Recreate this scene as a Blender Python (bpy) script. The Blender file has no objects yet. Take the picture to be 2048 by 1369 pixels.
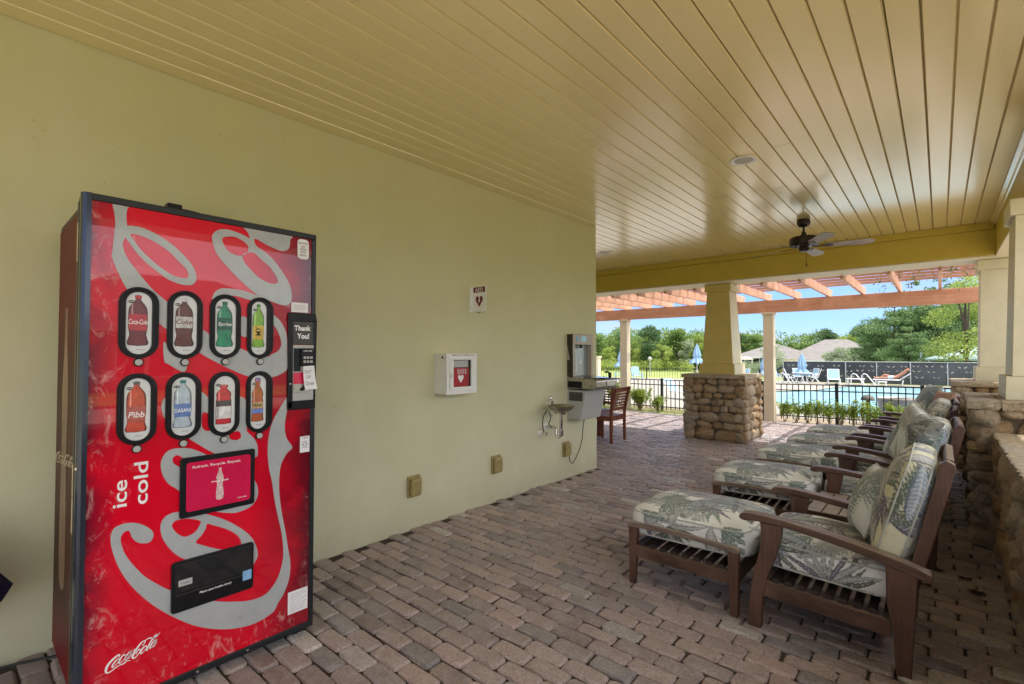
import bpy, bmesh, math, random
import numpy as np
from mathutils import Vector, Matrix, noise
random.seed(7); rng = np.random.default_rng(7)
C = bpy.context.scene.collection
PI = math.pi
# ------------------------------------------------------------------ materials
def srgb(r, g, b):
    f = lambda c: (c/255/12.92) if c/255 <= .04045 else ((c/255+.055)/1.055)**2.4
    return (f(r), f(g), f(b))
def newmat(name):
    m = bpy.data.materials.new(name); m.use_nodes = True
    nt = m.node_tree; b = nt.nodes['Principled BSDF']
    return m, nt, b
def N(nt, t, **kw):
    n = nt.nodes.new(t)
    for k, v in kw.items():
        if k in n.inputs.keys() if not hasattr(n, k) else False: n.inputs[k].default_value = v
        else: setattr(n, k, v)
    return n
def ramp(nt, stops, fac):
    r = nt.nodes.new('ShaderNodeValToRGB'); e = r.color_ramp.elements
    while len(e) < len(stops): e.new(.5)
    for i, (p, c) in enumerate(stops):
        e[i].position = p; e[i].color = (*c, 1)
    nt.links.new(fac, r.inputs[0]); return r.outputs[0]
def noise_node(nt, vec, scale, detail=4, rough=.6, dist=0):
    n = nt.nodes.new('ShaderNodeTexNoise'); n.inputs['Scale'].default_value = scale
    n.inputs['Detail'].default_value = detail; n.inputs['Roughness'].default_value = rough
    n.inputs['Distortion'].default_value = dist
    if vec is not None: nt.links.new(vec, n.inputs['Vector'])
    return n.outputs[0]
def mixc(nt, fac, a, b, mode='MIX'):
    m = nt.nodes.new('ShaderNodeMix'); m.data_type = 'RGBA'; m.blend_type = mode
    for s, v in ((m.inputs[0], fac), (m.inputs[6], a), (m.inputs[7], b)):
        if isinstance(v, (int, float)): s.default_value = v
        elif isinstance(v, tuple): s.default_value = (*v, 1)
        else: nt.links.new(v, s)
    return m.outputs[2]
def math_(nt, op, a, b=0., c=0.):
    m = nt.nodes.new('ShaderNodeMath'); m.operation = op
    for s, v in zip(m.inputs, (a, b, c)):
        if isinstance(v, (int, float)): s.default_value = v
        else: nt.links.new(v, s)
    return m.outputs[0]
def maprange(nt, v, a, b, c=0., d=1.):
    m = nt.nodes.new('ShaderNodeMapRange'); nt.links.new(v, m.inputs[0])
    for i, x in enumerate((a, b, c, d)): m.inputs[i+1].default_value = x
    return m.outputs[0]
def coords(nt, which='Object', scale=None):
    t = nt.nodes.new('ShaderNodeTexCoord'); o = t.outputs[which]
    if scale:
        m = nt.nodes.new('ShaderNodeMapping'); m.inputs['Scale'].default_value = scale
        nt.links.new(o, m.inputs[0]); o = m.outputs[0]
    return o
def bumpit(nt, b, h, strength=.3, dist=.01):
    n = nt.nodes.new('ShaderNodeBump'); n.inputs['Strength'].default_value = strength
    n.inputs['Distance'].default_value = dist
    nt.links.new(h, n.inputs['Height']); nt.links.new(n.outputs[0], b.inputs['Normal'])
def simple(name, col, rough=.5, var=.12, scale=6, bump=0, bscale=60, metal=0, coat=0, spec=None, dirt=None, stretch=None):
    m, nt, b = newmat(name); v = coords(nt, 'Object', stretch)
    n = noise_node(nt, v, scale, 5)
    dark = tuple(c*(1-var) for c in col); lite = tuple(min(1, c*(1+var)) for c in col)
    c = ramp(nt, [(.3, dark), (.7, lite)], n)
    if dirt:
        n2 = noise_node(nt, coords(nt), dirt[1], 6, .7)
        c = mixc(nt, maprange(nt, n2, .52, .75, 0, dirt[2]), c, dirt[0])
    nt.links.new(c, b.inputs['Base Color'])
    r = maprange(nt, n, .2, .8, max(.02, rough*.85), min(1, rough*1.15)); nt.links.new(r, b.inputs['Roughness'])
    b.inputs['Metallic'].default_value = metal; b.inputs['Coat Weight'].default_value = coat
    b.inputs['Coat Roughness'].default_value = .05
    if spec is not None: b.inputs['Specular IOR Level'].default_value = spec
    if bump:
        bumpit(nt, b, noise_node(nt, v, bscale, 4), bump, .01)
    return m
def island(nt):
    return nt.nodes.new('ShaderNodeNewGeometry').outputs['Random Per Island']
def wood(name, c1, c2, rough=.55, axis=0, grain=1., bump=.25, top=None):
    m, nt, b = newmat(name)
    s = [26, 26, 26]; s[axis] = 2.2
    v = coords(nt, 'Object', tuple(x*grain for x in s))
    n = noise_node(nt, v, 1.3, 7, .65, 1.2)
    isl = island(nt)
    c = ramp(nt, [(.28, c1), (.5, tuple((a+b_)/2 for a, b_ in zip(c1, c2))), (.72, c2)], n)
    c = mixc(nt, maprange(nt, isl, 0, 1, 0, .35), c, c1)
    c = mixc(nt, maprange(nt, noise_node(nt, coords(nt), 5, 4), .5, .75, 0, .35), c, tuple(min(1, x*1.5+.02) for x in c2))
    if top:   # sun-bleached upper faces
        s_ = nt.nodes.new('ShaderNodeSeparateXYZ'); nt.links.new(nt.nodes.new('ShaderNodeNewGeometry').outputs['Normal'], s_.inputs[0])
        f_ = math_(nt, 'MULTIPLY', maprange(nt, s_.outputs[2], .75, .97), maprange(nt, n, .3, .62, .15, .85)); c = mixc(nt, f_, c, top)
    nt.links.new(c, b.inputs['Base Color']); b.inputs['Roughness'].default_value = rough
    bumpit(nt, b, n, bump, .004); return m
def leafmat(name, cols, trans=.25, scale=.35):
    m, nt, b = newmat(name)
    n = noise_node(nt, coords(nt, 'Object'), scale, 3)
    i = island(nt)
    f = math_(nt, 'ADD', math_(nt, 'MULTIPLY', n, .75), math_(nt, 'MULTIPLY', i, .38))
    c = ramp(nt, [(.25+.5*k/(len(cols)-1), cc) for k, cc in enumerate(cols)], f)
    nt.links.new(c, b.inputs['Base Color']); b.inputs['Roughness'].default_value = .6
    b.inputs['Specular IOR Level'].default_value = .25
    t = nt.nodes.new('ShaderNodeBsdfTranslucent'); nt.links.new(c, t.inputs[0])
    mx = nt.nodes.new('ShaderNodeMixShader'); mx.inputs[0].default_value = trans
    out = nt.nodes['Material Output']
    nt.links.new(b.outputs[0], mx.inputs[1]); nt.links.new(t.outputs[0], mx.inputs[2]); nt.links.new(mx.outputs[0], out.inputs[0])
    return m
# ------------------------------------------------------------------ object helpers
ORI = {}
def tag(o, label=None, cat=None, group=None, kind=None):
    if label: o['label'] = label
    if cat: o['category'] = cat
    if group: o['group'] = group
    if kind: o['kind'] = kind
    return o
def thing(name, label, cat, loc=(0, 0, 0), group=None, rz=0.):
    o = bpy.data.objects.new(name, None); C.objects.link(o); o.location = loc; o.rotation_euler = (0, 0, rz)
    o.empty_display_size = .2; ORI[o] = Vector((0, 0, 0)) if rz or loc == 'l' else Vector(loc)
    return tag(o, label, cat, group)
def local_thing(name, label, cat, group=None):
    """thing authored in its own local frame; moved afterwards"""
    o = thing(name, label, cat, (0, 0, 0), group); return o
def link_mesh(name, me, mat, parent=None, smooth=False):
    o = bpy.data.objects.new(name, me); C.objects.link(o)
    mats = mat if isinstance(mat, (list, tuple)) else [mat]
    for m in mats: me.materials.append(m)
    if smooth: me.polygons.foreach_set('use_smooth', [True]*len(me.polygons))
    if parent is not None:
        o.parent = parent
        off = ORI.get(parent, Vector((0, 0, 0))); ORI[o] = off
        if off.length > 0: me.transform(Matrix.Translation(-off))
    else: ORI[o] = Vector((0, 0, 0))
    return o
def fast(name, V, F, mat, parent=None, smooth=False, col=None):
    V = np.asarray(V, dtype=np.float32); F = np.asarray(F, dtype=np.int32)
    me = bpy.data.meshes.new(name); k = F.shape[1]
    me.vertices.add(len(V)); me.vertices.foreach_set('co', V.ravel())
    me.loops.add(F.size); me.loops.foreach_set('vertex_index', F.ravel())
    me.polygons.add(len(F)); me.polygons.foreach_set('loop_start', np.arange(0, F.size, k, dtype=np.int32))
    me.polygons.foreach_set('loop_total', np.full(len(F), k, dtype=np.int32))
    me.update(calc_edges=True); me.validate()
    if not smooth: me.polygons.foreach_set('use_smooth', [False]*len(me.polygons))
    if col is not None:
        a = me.color_attributes.new('pat', 'FLOAT_COLOR', 'POINT')
        c4 = np.ones((len(V), 4), dtype=np.float32); c4[:, :3] = col
        a.data.foreach_set('color', c4.ravel())
    return link_mesh(name, me, mat, parent, smooth)
class MB:
    def __init__(s): s.v = []; s.f = []; s.sm = []
    def add(s, V, F, sm=False):
        n = len(s.v); s.v += [tuple(p) for p in V]; s.f += [tuple(i+n for i in f) for f in F]; s.sm += [sm]*len(F); return s
    def box(s, x0, x1, y0, y1, z0, z1):
        V = [(x, y, z) for x in (x0, x1) for y in (y0, y1) for z in (z0, z1)]
        return s.add(V, [(0, 1, 3, 2), (4, 6, 7, 5), (0, 4, 5, 1), (2, 3, 7, 6), (0, 2, 6, 4), (1, 5, 7, 3)])
    def obox(s, c, size, M=Matrix.Identity(3)):
        c = Vector(c); V = [c + M @ Vector((a*size[0]/2, b*size[1]/2, d*size[2]/2)) for a in (-1, 1) for b in (-1, 1) for d in (-1, 1)]
        return s.add(V, [(0, 1, 3, 2), (4, 6, 7, 5), (0, 4, 5, 1), (2, 3, 7, 6), (0, 2, 6, 4), (1, 5, 7, 3)])
    def frust(s, cx, cy, z0, z1, h0, h1):
        a = h0 if isinstance(h0, tuple) else (h0, h0); b = h1 if isinstance(h1, tuple) else (h1, h1)
        V = [(cx+i*a[0], cy+j*a[1], z0) for i, j in ((-1, -1), (1, -1), (1, 1), (-1, 1))] + [(cx+i*b[0], cy+j*b[1], z1) for i, j in ((-1, -1), (1, -1), (1, 1), (-1, 1))]
        return s.add(V, [(3, 2, 1, 0), (4, 5, 6, 7), (0, 1, 5, 4), (1, 2, 6, 5), (2, 3, 7, 6), (3, 0, 4, 7)])
    def tube(s, P, r, seg=8, caps=True):
        P = [Vector(p) for p in P]; R = r if isinstance(r, (list, tuple)) else [r]*len(P)
        V = []; prev = None
        for i, p in enumerate(P):
            d = (P[min(i+1, len(P)-1)] - P[max(i-1, 0)]).normalized()
            if prev is None:
                a = d.orthogonal().normalized()
            else:
                a = (prev - d*prev.dot(d)); a = a.normalized() if a.length > 1e-6 else d.orthogonal().normalized()
            prev = a; b = d.cross(a)
            for k in range(seg):
                t = 2*PI*k/seg; V.append(p + (a*math.cos(t)+b*math.sin(t))*R[i])
        F = []
        for i in range(len(P)-1):
            for k in range(seg):
                k2 = (k+1) % seg; F.append((i*seg+k, i*seg+k2, (i+1)*seg+k2, (i+1)*seg+k))
        s.add(V, F, True)
        if caps:
            n = len(P)-1; s.add(V[:seg], [tuple(range(seg))[::-1]]); s.add(V[n*seg:], [tuple(range(seg))])
        return s
    def lathe(s, prof, c=(0, 0, 0), seg=24, M=None, sm=True):
        V = []; c = Vector(c)
        for r, z in prof:
            for k in range(seg):
                t = 2*PI*k/seg; q = Vector((r*math.cos(t), r*math.sin(t), z)); V.append(c + (M @ q if M else q))
        F = []
        for i in range(len(prof)-1):
            for k in range(seg):
                k2 = (k+1) % seg; F.append((i*seg+k, i*seg+k2, (i+1)*seg+k2, (i+1)*seg+k))
        s.add(V, F, sm)
        s.add(V[:seg], [tuple(range(seg))[::-1]]); s.add(V[-seg:], [tuple(range(seg))]); return s
    def prism(s, poly, fn, d0, d1):
        """poly in 2-D, fn(a,b,d)->xyz"""
        n = len(poly); V = [fn(a, b, d0) for a, b in poly] + [fn(a, b, d1) for a, b in poly]
        F = [tuple(range(n))[::-1], tuple(range(n, 2*n))] + [(i, (i+1) % n, n+(i+1) % n, n+i) for i in range(n)]
        return s.add(V, F)
    def ell(s, c, r, seg=12, rings=8, M=None):
        prof = [(math.sin(PI*i/rings), -math.cos(PI*i/rings)) for i in range(rings+1)]
        V = []; c = Vector(c)
        for a, z in prof:
            for k in range(seg):
                t = 2*PI*k/seg; q = Vector((r[0]*a*math.cos(t), r[1]*a*math.sin(t), r[2]*z)); V.append(c + (M @ q if M else q))
        F = [(i*seg+k, i*seg+(k+1) % seg, (i+1)*seg+(k+1) % seg, (i+1)*seg+k) for i in range(rings) for k in range(seg)]
        return s.add(V, F, True)
    def build(s, name, mat, parent=None, bevel=0, seg=2, smooth=None, kind=None):
        me = bpy.data.meshes.new(name); me.from_pydata([tuple(v) for v in s.v], [], s.f)
        bm = bmesh.new(); bm.from_mesh(me); bmesh.ops.remove_doubles(bm, verts=bm.verts, dist=1e-6)
        bmesh.ops.recalc_face_normals(bm, faces=bm.faces); bm.to_mesh(me); bm.free()
        anysm = any(s.sm) if smooth is None else smooth
        o = link_mesh(name, me, mat, parent)
        if anysm or bevel:
            me.polygons.foreach_set('use_smooth', [True]*len(me.polygons)); me.set_sharp_from_angle(angle=math.radians(38))
        if bevel:
            md = o.modifiers.new('Bevel', 'BEVEL'); md.width = bevel; md.segments = seg; md.limit_method = 'ANGLE'; md.angle_limit = math.radians(40); md.harden_normals = True
        if kind: o['kind'] = kind
        return o
def copy_tree(o, parent=None):
    c = o.copy(); C.objects.link(c); ORI[c] = Vector((0, 0, 0))
    if parent is not None: c.parent = parent
    for ch in list(o.children): copy_tree(ch, c)
    return c
def relabel(o, label, group=None):
    o['label'] = label
    if group: o['group'] = group
    return o
def smoothloop(P, n=4):
    out = []; L = len(P)
    for i in range(L):
        p0, p1, p2, p3 = (np.array(P[(i+k) % L], float) for k in (-1, 0, 1, 2))
        for t in np.linspace(0, 1, n, endpoint=False):
            q = .5*((2*p1)+(-p0+p2)*t+(2*p0-5*p1+4*p2-p3)*t*t+(-p0+3*p1-3*p2+p3)*t**3); out.append(tuple(q))
    return out
def flat(name, loops, fn, mat, parent, smooth=0):
    """filled 2-D outline (later loops cut holes), fn(u,v)->xyz"""
    cu = bpy.data.curves.new(name, 'CURVE'); cu.dimensions = '2D'; cu.fill_mode = 'BOTH'
    for L in loops:
        if smooth: L = smoothloop(L, smooth)
        sp = cu.splines.new('POLY'); sp.points.add(len(L)-1); sp.use_cyclic_u = True
        for i, (a, b) in enumerate(L): sp.points[i].co = (a, b, 0, 1)
    return curve_to(name, cu, fn, mat, parent)
def curve_to(name, cu, fn, mat, parent, fit=None):
    ob = bpy.data.objects.new('tmp', cu); C.objects.link(ob)
    dg = bpy.context.evaluated_depsgraph_get(); me = bpy.data.meshes.new_from_object(ob.evaluated_get(dg)); me.name = name
    bpy.data.objects.remove(ob); bpy.data.curves.remove(cu)
    co = np.zeros(len(me.vertices)*3); me.vertices.foreach_get('co', co); co = co.reshape(-1, 3)
    if fit is not None: co = fit(co)
    out = np.array([fn(a, b) for a, b, _ in co]) if len(co) else co
    me.vertices.foreach_set('co', out.ravel()); me.update(); me.materials.clear()
    return link_mesh(name, me, mat, parent)
def text(name, s, fn, w, h, mat, parent, bold=0., rot=False, shear=0., spacing=1., center=True):
    """lettering fitted to a box w x h; fn(u,v) with u,v inside the box (lower left 0,0)"""
    cu = bpy.data.curves.new(name, 'FONT'); cu.body = s; cu.offset = bold; cu.shear = shear; cu.space_character = spacing; cu.resolution_u = 3
    cu.align_x = 'CENTER' if center else 'LEFT'
    def fit(co):
        lo = co.min(0); hi = co.max(0); d = np.maximum(hi-lo, 1e-6); co = (co-lo)/d
        if rot: co = np.stack([1-co[:, 1], co[:, 0], co[:, 2]], 1)
        co[:, 0] *= w; co[:, 1] *= h; return co
    return curve_to(name, cu, fn, mat, parent, fit)
SUN_E=5.0; SKY_E=.15; GAM=1.0
# ------------------------------------------------------------------ palette
M = {}
def wallmat():
    m, nt, b = newmat('olive_stucco'); v = coords(nt)
    sep = nt.nodes.new('ShaderNodeSeparateXYZ'); nt.links.new(v, sep.inputs[0])
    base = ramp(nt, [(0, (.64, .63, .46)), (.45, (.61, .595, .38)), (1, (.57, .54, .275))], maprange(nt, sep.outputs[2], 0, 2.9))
    n = noise_node(nt, v, 3, 6); c = mixc(nt, maprange(nt, n, .35, .7, 0, .4), base, (.52, .49, .31))
    c = mixc(nt, maprange(nt, noise_node(nt, coords(nt, 'Object', (1, 1, .35)), 1.2, 7, .7), .5, .75, 0, .35), c, (.70, .67, .50))
    sp = noise_node(nt, v, 38, 2, .5); c = mixc(nt, maprange(nt, sp, .73, .78, 0, .35), c, (.25, .23, .15))
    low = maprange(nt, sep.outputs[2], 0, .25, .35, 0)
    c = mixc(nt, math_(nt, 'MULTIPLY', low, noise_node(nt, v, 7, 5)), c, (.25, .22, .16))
    nt.links.new(c, b.inputs['Base Color']); b.inputs['Roughness'].default_value = .55
    b.inputs['Specular IOR Level'].default_value = .3
    bumpit(nt, b, math_(nt, 'ADD', noise_node(nt, v, 130, 4), math_(nt, 'MULTIPLY', noise_node(nt, v, 12, 3), .8)), .12, .004); return m
M['wall'] = wallmat()
def ceilmat():
    m, nt, b = newmat('painted_tongue_and_groove'); v = coords(nt); isl = island(nt)
    c = mixc(nt, isl, (.77, .655, .31), (.755, .642, .305))
    c = mixc(nt, maprange(nt, noise_node(nt, v, .7, 3), .4, .7, 0, .35), c, (.70, .585, .28))
    fine = noise_node(nt, coords(nt, 'Object', (40, 6, 40)), 2, 5)
    c = mixc(nt, maprange(nt, fine, .5, .8, 0, .12), c, (.5, .41, .22))
    c = mixc(nt, maprange(nt, noise_node(nt, v, 75, 1), .815, .84, 0, .5), c, (.30, .24, .13))
    nt.links.new(c, b.inputs['Base Color']); b.inputs['Roughness'].default_value = .3
    b.inputs['Coat Weight'].default_value = 1; b.inputs['Coat Roughness'].default_value = .17; b.inputs['Coat IOR'].default_value = 2.0
    bumpit(nt, b, noise_node(nt, coords(nt), 220, 2), .03, .001); return m
M['ceil'] = ceilmat()
M['gap'] = simple('dark_groove', (.10, .08, .04), .9)
M['beam'] = simple('olive_gold_beam_paint', (.52, .385, .05), .45, .05, 3, .05, 90)
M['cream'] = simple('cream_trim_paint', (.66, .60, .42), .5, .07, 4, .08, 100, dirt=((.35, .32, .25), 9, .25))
M['column'] = simple('yellow_column_paint', (.62, .48, .15), .5, .07, 4, .06, 90)
M['post'] = simple('beige_post_paint', (.60, .52, .38), .5, .08, 3, .06, 90)
M['cedar'] = wood('orange_stained_cedar_long', (.42, .185, .10), (.56, .30, .19), .6, 0, .35)
M['cedary'] = wood('orange_stained_cedar_rafter', (.50, .25, .16), (.66, .40, .27), .6, 1, .35)
M['teak'] = wood('weathered_teak', (.040, .020, .012), (.155, .080, .050), .42, 0, 1, .3, (.30, .235, .185))
M['teakz'] = wood('weathered_teak_upright', (.042, .018, .011), (.15, .074, .046), .4, 2, 1, .3, (.28, .2, .15))
M['teaktop'] = wood('greyed_teak', (.12, .08, .058), (.27, .20, .155), .55, 0, 1, .3, (.40, .34, .29))
M['chairwood'] = wood('reddish_hardwood', (.14, .035, .018), (.26, .08, .04), .4, 2, 1)
M['slat'] = simple('dark_slat', (.03, .017, .013), .5)
M['black'] = simple('black_plastic', (.008, .008, .010), .38, .2, 20, .03, 200, spec=.25)
M['blackmetal'] = simple('black_powder_coat', (.010, .014, .018), .4, .2, 10)
M['bluemetal'] = simple('blue_black_edge_trim', (.045, .055, .085), .25, .15, 3, metal=.6, coat=.3)
M['steel'] = simple('brushed_steel', (.42, .40, .37), .28, .1, 30, .05, 150, metal=1, stretch=(1, 8, 1))
M['chrome'] = simple('chrome', (.75, .75, .74), .12, .05, 8, metal=1)
M['lightgrey'] = simple('light_grey_enamel', (.42, .42, .41), .4, .05, 5)
M['darkgrey'] = simple('dark_grey_plastic', (.035, .034, .03), .4, .1, 15)
M['white'] = simple('white_paint', (.80, .80, .78), .4, .04, 5)
M['paper'] = simple('white_paper', (.78, .78, .80), .8, .05, 20)
M['ink'] = simple('black_ink', (.02, .02, .022), .7)
M['whiteink'] = simple('white_lettering', (.85, .84, .84), .4)
M['lace'] = simple('aged_cream_lettering', (.50, .42, .28), .5)
M['maroon'] = simple('maroon_ink', (.16, .008, .015), .4)
M['silver'] = simple('silver_grey_print', (.39, .41, .42), .3, .07, 12, coat=.6)
M['glass'] = simple('dark_glass', (.010, .012, .015), .08, .1, 5, coat=.5)
M['outlet'] = simple('tan_plastic_cover', (.34, .27, .11), .35, .12, 14)
M['pwhite'] = simple('white_resin', (.78, .78, .78), .5)
M['sling'] = simple('pale_blue_sling', (.32, .50, .62), .7, .08, 10)
M['umbblue'] = simple('pale_blue_canvas', (.28, .44, .62), .8, .15, 9)
M['navy'] = simple('navy_nylon', (.008, .012, .045), .45, .3, 12, .2, 40)
def brickmat(name, cols, dust):
    m, nt, b = newmat(name); v = coords(nt); isl = island(nt)
    c = ramp(nt, cols, isl)
    c = mixc(nt, maprange(nt, noise_node(nt, v, 11, 6, .7), .35, .75, 0, .55), c, dust)
    c = mixc(nt, maprange(nt, noise_node(nt, v, 85, 5, .75), .42, .66, 0, .6), c, (.13, .095, .08))
    c = mixc(nt, maprange(nt, noise_node(nt, v, .8, 4), .45, .75, 0, .4), c, (.30, .24, .23))
    nt.links.new(c, b.inputs['Base Color'])
    nt.links.new(maprange(nt, noise_node(nt, v, 3, 3), .3, .7, .30, .52), b.inputs['Roughness'])
    b.inputs['Specular IOR Level'].default_value = .5
    bumpit(nt, b, math_(nt, 'ADD', noise_node(nt, v, 170, 4, .7), noise_node(nt, v, 30, 4)), .8, .008); return m
M['brick'] = brickmat('tumbled_clay_paver', [(0, (.21, .16, .155)), (.2, (.40, .31, .30)), (.42, (.52, .40, .385)), (.6, (.29, .255, .26)), (.78, (.58, .43, .40)), (.9, (.22, .215, .24)), (1, (.80, .74, .71))], (.72, .655, .635))
M['joint'] = simple('sandy_joint', (.055, .04, .032), .95, .4, 30, .5, 200)
def floorbrick():
    m, nt, b = newmat('paver_field'); t = nt.nodes.new('ShaderNodeTexBrick'); v = coords(nt)
    nt.links.new(v, t.inputs[0]); t.inputs['Scale'].default_value = 1
    for k, x in (('Brick Width', .21), ('Row Height', .1), ('Mortar Size', .006), ('Mortar Smooth', .3)): t.inputs[k].default_value = x
    t.inputs['Color1'].default_value = (.55, .47, .41, 1); t.inputs['Color2'].default_value = (.66, .57, .50, 1); t.inputs['Mortar'].default_value = (.08, .06, .05, 1)  # pale colours chosen to bounce light under the roof
    nt.links.new(t.outputs[0], b.inputs['Base Color']); b.inputs['Roughness'].default_value = .75; return m
M['paver'] = floorbrick()
def stonemat(name, cols, mossy=.3):
    m, nt, b = newmat(name); v = coords(nt); isl = island(nt)
    c = ramp(nt, cols, isl)
    c = mixc(nt, maprange(nt, noise_node(nt, v, 9, 7, .7, .8), .35, .7, 0, .6), c, (.48, .31, .14))
    c = mixc(nt, maprange(nt, noise_node(nt, v, 26, 8, .78), .50, .66, 0, .5), c, (.10, .07, .045))
    c = mixc(nt, maprange(nt, noise_node(nt, v, 3.5, 4), .5, .7, 0, .45), c, (.46, .43, .38))
    c = mixc(nt, maprange(nt, noise_node(nt, v, 6, 5), .55, .75, 0, mossy), c, (.60, .53, .42))
    nt.links.new(c, b.inputs['Base Color'])
    nt.links.new(maprange(nt, noise_node(nt, v, 8, 3), .3, .7, .4, .75), b.inputs['Roughness'])
    bumpit(nt, b, math_(nt, 'ADD', noise_node(nt, v, 45, 6, .7), math_(nt, 'ADD', math_(nt, 'MULTIPLY', noise_node(nt, v, 9, 4), 1.5), math_(nt, 'MULTIPLY', noise_node(nt, v, 120, 3), .4))), 1., .028); return m
M['stone'] = stonemat('river_stone', [(0, (.32, .20, .10)), (.2, (.48, .32, .16)), (.4, (.60, .46, .29)), (.55, (.36, .29, .20)), (.75, (.68, .58, .43)), (.9, (.50, .31, .16)), (1, (.46, .43, .38))])
M['mortar'] = simple('brown_mortar', (.12, .09, .06), .95, .3, 20, .6, 120)
M['cap'] = stonemat('flagstone_cap', [(0, (.48, .42, .30)), (.5, (.56, .46, .31)), (1, (.62, .55, .43))], .6)
def redmat():
    m, nt, b = newmat('vending_red_print'); v = coords(nt)
    sep = nt.nodes.new('ShaderNodeSeparateXYZ'); nt.links.new(v, sep.inputs[0]); u = math_(nt, 'ADD', sep.outputs[1], .755); z = sep.outputs[2]
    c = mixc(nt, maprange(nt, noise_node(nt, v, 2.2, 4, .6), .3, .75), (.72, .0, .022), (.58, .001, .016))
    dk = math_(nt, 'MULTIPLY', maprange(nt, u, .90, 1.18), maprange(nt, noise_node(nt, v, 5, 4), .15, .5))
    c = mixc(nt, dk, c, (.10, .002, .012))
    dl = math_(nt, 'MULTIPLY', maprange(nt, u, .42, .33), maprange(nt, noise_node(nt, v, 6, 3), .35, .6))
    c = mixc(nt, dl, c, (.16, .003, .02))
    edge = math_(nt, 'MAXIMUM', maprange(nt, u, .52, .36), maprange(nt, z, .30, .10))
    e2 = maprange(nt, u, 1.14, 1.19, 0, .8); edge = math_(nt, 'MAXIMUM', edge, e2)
    ice = maprange(nt, noise_node(nt, coords(nt, 'Object', (1, 1.6, 1)), 9, 9, .72, 1.5), .55, .70, 0, .7)
    c = mixc(nt, math_(nt, 'MULTIPLY', edge, ice), c, (.72, .42, .40))
    nt.links.new(c, b.inputs['Base Color']); b.inputs['Roughness'].default_value = .3
    b.inputs['Coat Weight'].default_value = .75; b.inputs['Coat Roughness'].default_value = .02; b.inputs['Coat IOR'].default_value = 1.6; b.inputs['Specular IOR Level'].default_value = .2
    return m
M['red'] = redmat()
def sidered():
    m, nt, b = newmat('faded_side_print'); v = coords(nt, 'Object', (18, 18, 1.2))
    sep = nt.nodes.new('ShaderNodeSeparateXYZ'); nt.links.new(coords(nt), sep.inputs[0])
    n = noise_node(nt, v, 1.4, 8, .7, 1)
    lo = ramp(nt, [(.3, (.022, .005, .004)), (.5, (.055, .013, .009)), (.72, (.13, .07, .04))], n)
    c = mixc(nt, maprange(nt, sep.outputs[2], 1.3, 1.62), lo, (.115, .010, .009))
    c = mixc(nt, maprange(nt, sep.outputs[2], .35, .1), c, (.16, .005, .010))
    nt.links.new(c, b.inputs['Base Color']); b.inputs['Roughness'].default_value = .5; b.inputs['Specular IOR Level'].default_value = .2; return m
M['side'] = sidered()
def fabric():
    m, nt, b = newmat('palm_leaf_print_fabric')
    a = nt.nodes.new('ShaderNodeAttribute'); a.attribute_name = 'pat'
    c = mixc(nt, maprange(nt, noise_node(nt, coords(nt), 7, 4), .4, .8, 0, .25), a.outputs[0], (.22, .21, .19))
    nt.links.new(c, b.inputs['Base Color']); b.inputs['Roughness'].default_value = .85
    b.inputs['Sheen Weight'].default_value = .2; b.inputs['Specular IOR Level'].default_value = .2
    bumpit(nt, b, noise_node(nt, coords(nt), 14, 4, .5), .35, .02); return m
M['fabric'] = fabric()
M['piping'] = simple('pale_piping', (.45, .46, .42), .8)
M['grass'] = simple('lawn_green', (.20, .26, .05), .9, .35, 3, .5, 60)
M['field'] = simple('mown_field_grass', (.27, .33, .085), .95, .25, .25, .3, 3, dirt=((.38, .36, .15), .12, .5))
M['deck'] = simple('pale_pool_deck', (.36, .33, .285), .85, .08, 1.5, .2, 30)
def water():
    m, nt, b = newmat('pool_water'); v = coords(nt)
    b.inputs['Base Color'].default_value = (.16, .46, .62, 1)
    c = mixc(nt, maprange(nt, noise_node(nt, coords(nt, 'Object', (1, .4, 1)), 1.2, 3, .5, .5), .35, .75), (.24, .48, .58), (.42, .64, .72))
    nt.links.new(c, b.inputs['Base Color']); b.inputs['Roughness'].default_value = .22
    bumpit(nt, b, noise_node(nt, coords(nt, 'Object', (1, 2.2, 1)), 2.2, 3), .25, .02); return m
M['water'] = water()
M['shingle'] = simple('grey_shingle', (.22, .205, .20), .9, .18, 1.2, .4, 12)
M['bluewall'] = simple('slate_blue_siding', (.07, .12, .17), .8, .1, 2)
M['greywall'] = simple('pale_grey_siding', (.36, .38, .36), .8, .08, 2)
M['canopy'] = simple('pale_aqua_canvas', (.52, .68, .70), .8, .05, 2)
M['skin'] = simple('suntanned_skin', (.52, .24, .15), .5, .08, 6)
M['shorts'] = simple('pale_aqua_shorts', (.45, .58, .55), .8, .2, 9)
M['hair'] = simple('dark_hair', (.03, .018, .012), .7)
M['bark'] = simple('tree_bark', (.085, .06, .045), .95, .3, 8, .6, 40)
M['leafA'] = leafmat('wood_foliage_mid', [(0.065, 0.123, 0.032), (0.174, 0.275, 0.072), (0.334, 0.450, 0.145)], .3, .25)
M['leafB'] = leafmat('wood_foliage_dark', [(0.032, 0.080, 0.036), (0.094, 0.174, 0.072), (0.217, 0.319, 0.145)], .3, .25)
M['leafC'] = leafmat('wood_foliage_yellow', [(0.131, 0.189, 0.036), (0.319, 0.420, 0.087), (0.493, 0.566, 0.189)], .3, .3)
M['pine'] = leafmat('pine_needle_clumps', [(0.043, 0.094, 0.043), (0.131, 0.232, 0.087), (0.290, 0.406, 0.174)], .3, .5)
M['silverleaf'] = leafmat('silvery_foliage', [(0.131, 0.174, 0.102), (0.304, 0.377, 0.232), (0.522, 0.580, 0.406)], .3, .4)
M['shrub'] = leafmat('glossy_shrub_leaf', [(.09, .16, .02), (.26, .38, .05), (.42, .52, .10)], .3, 4)
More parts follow.
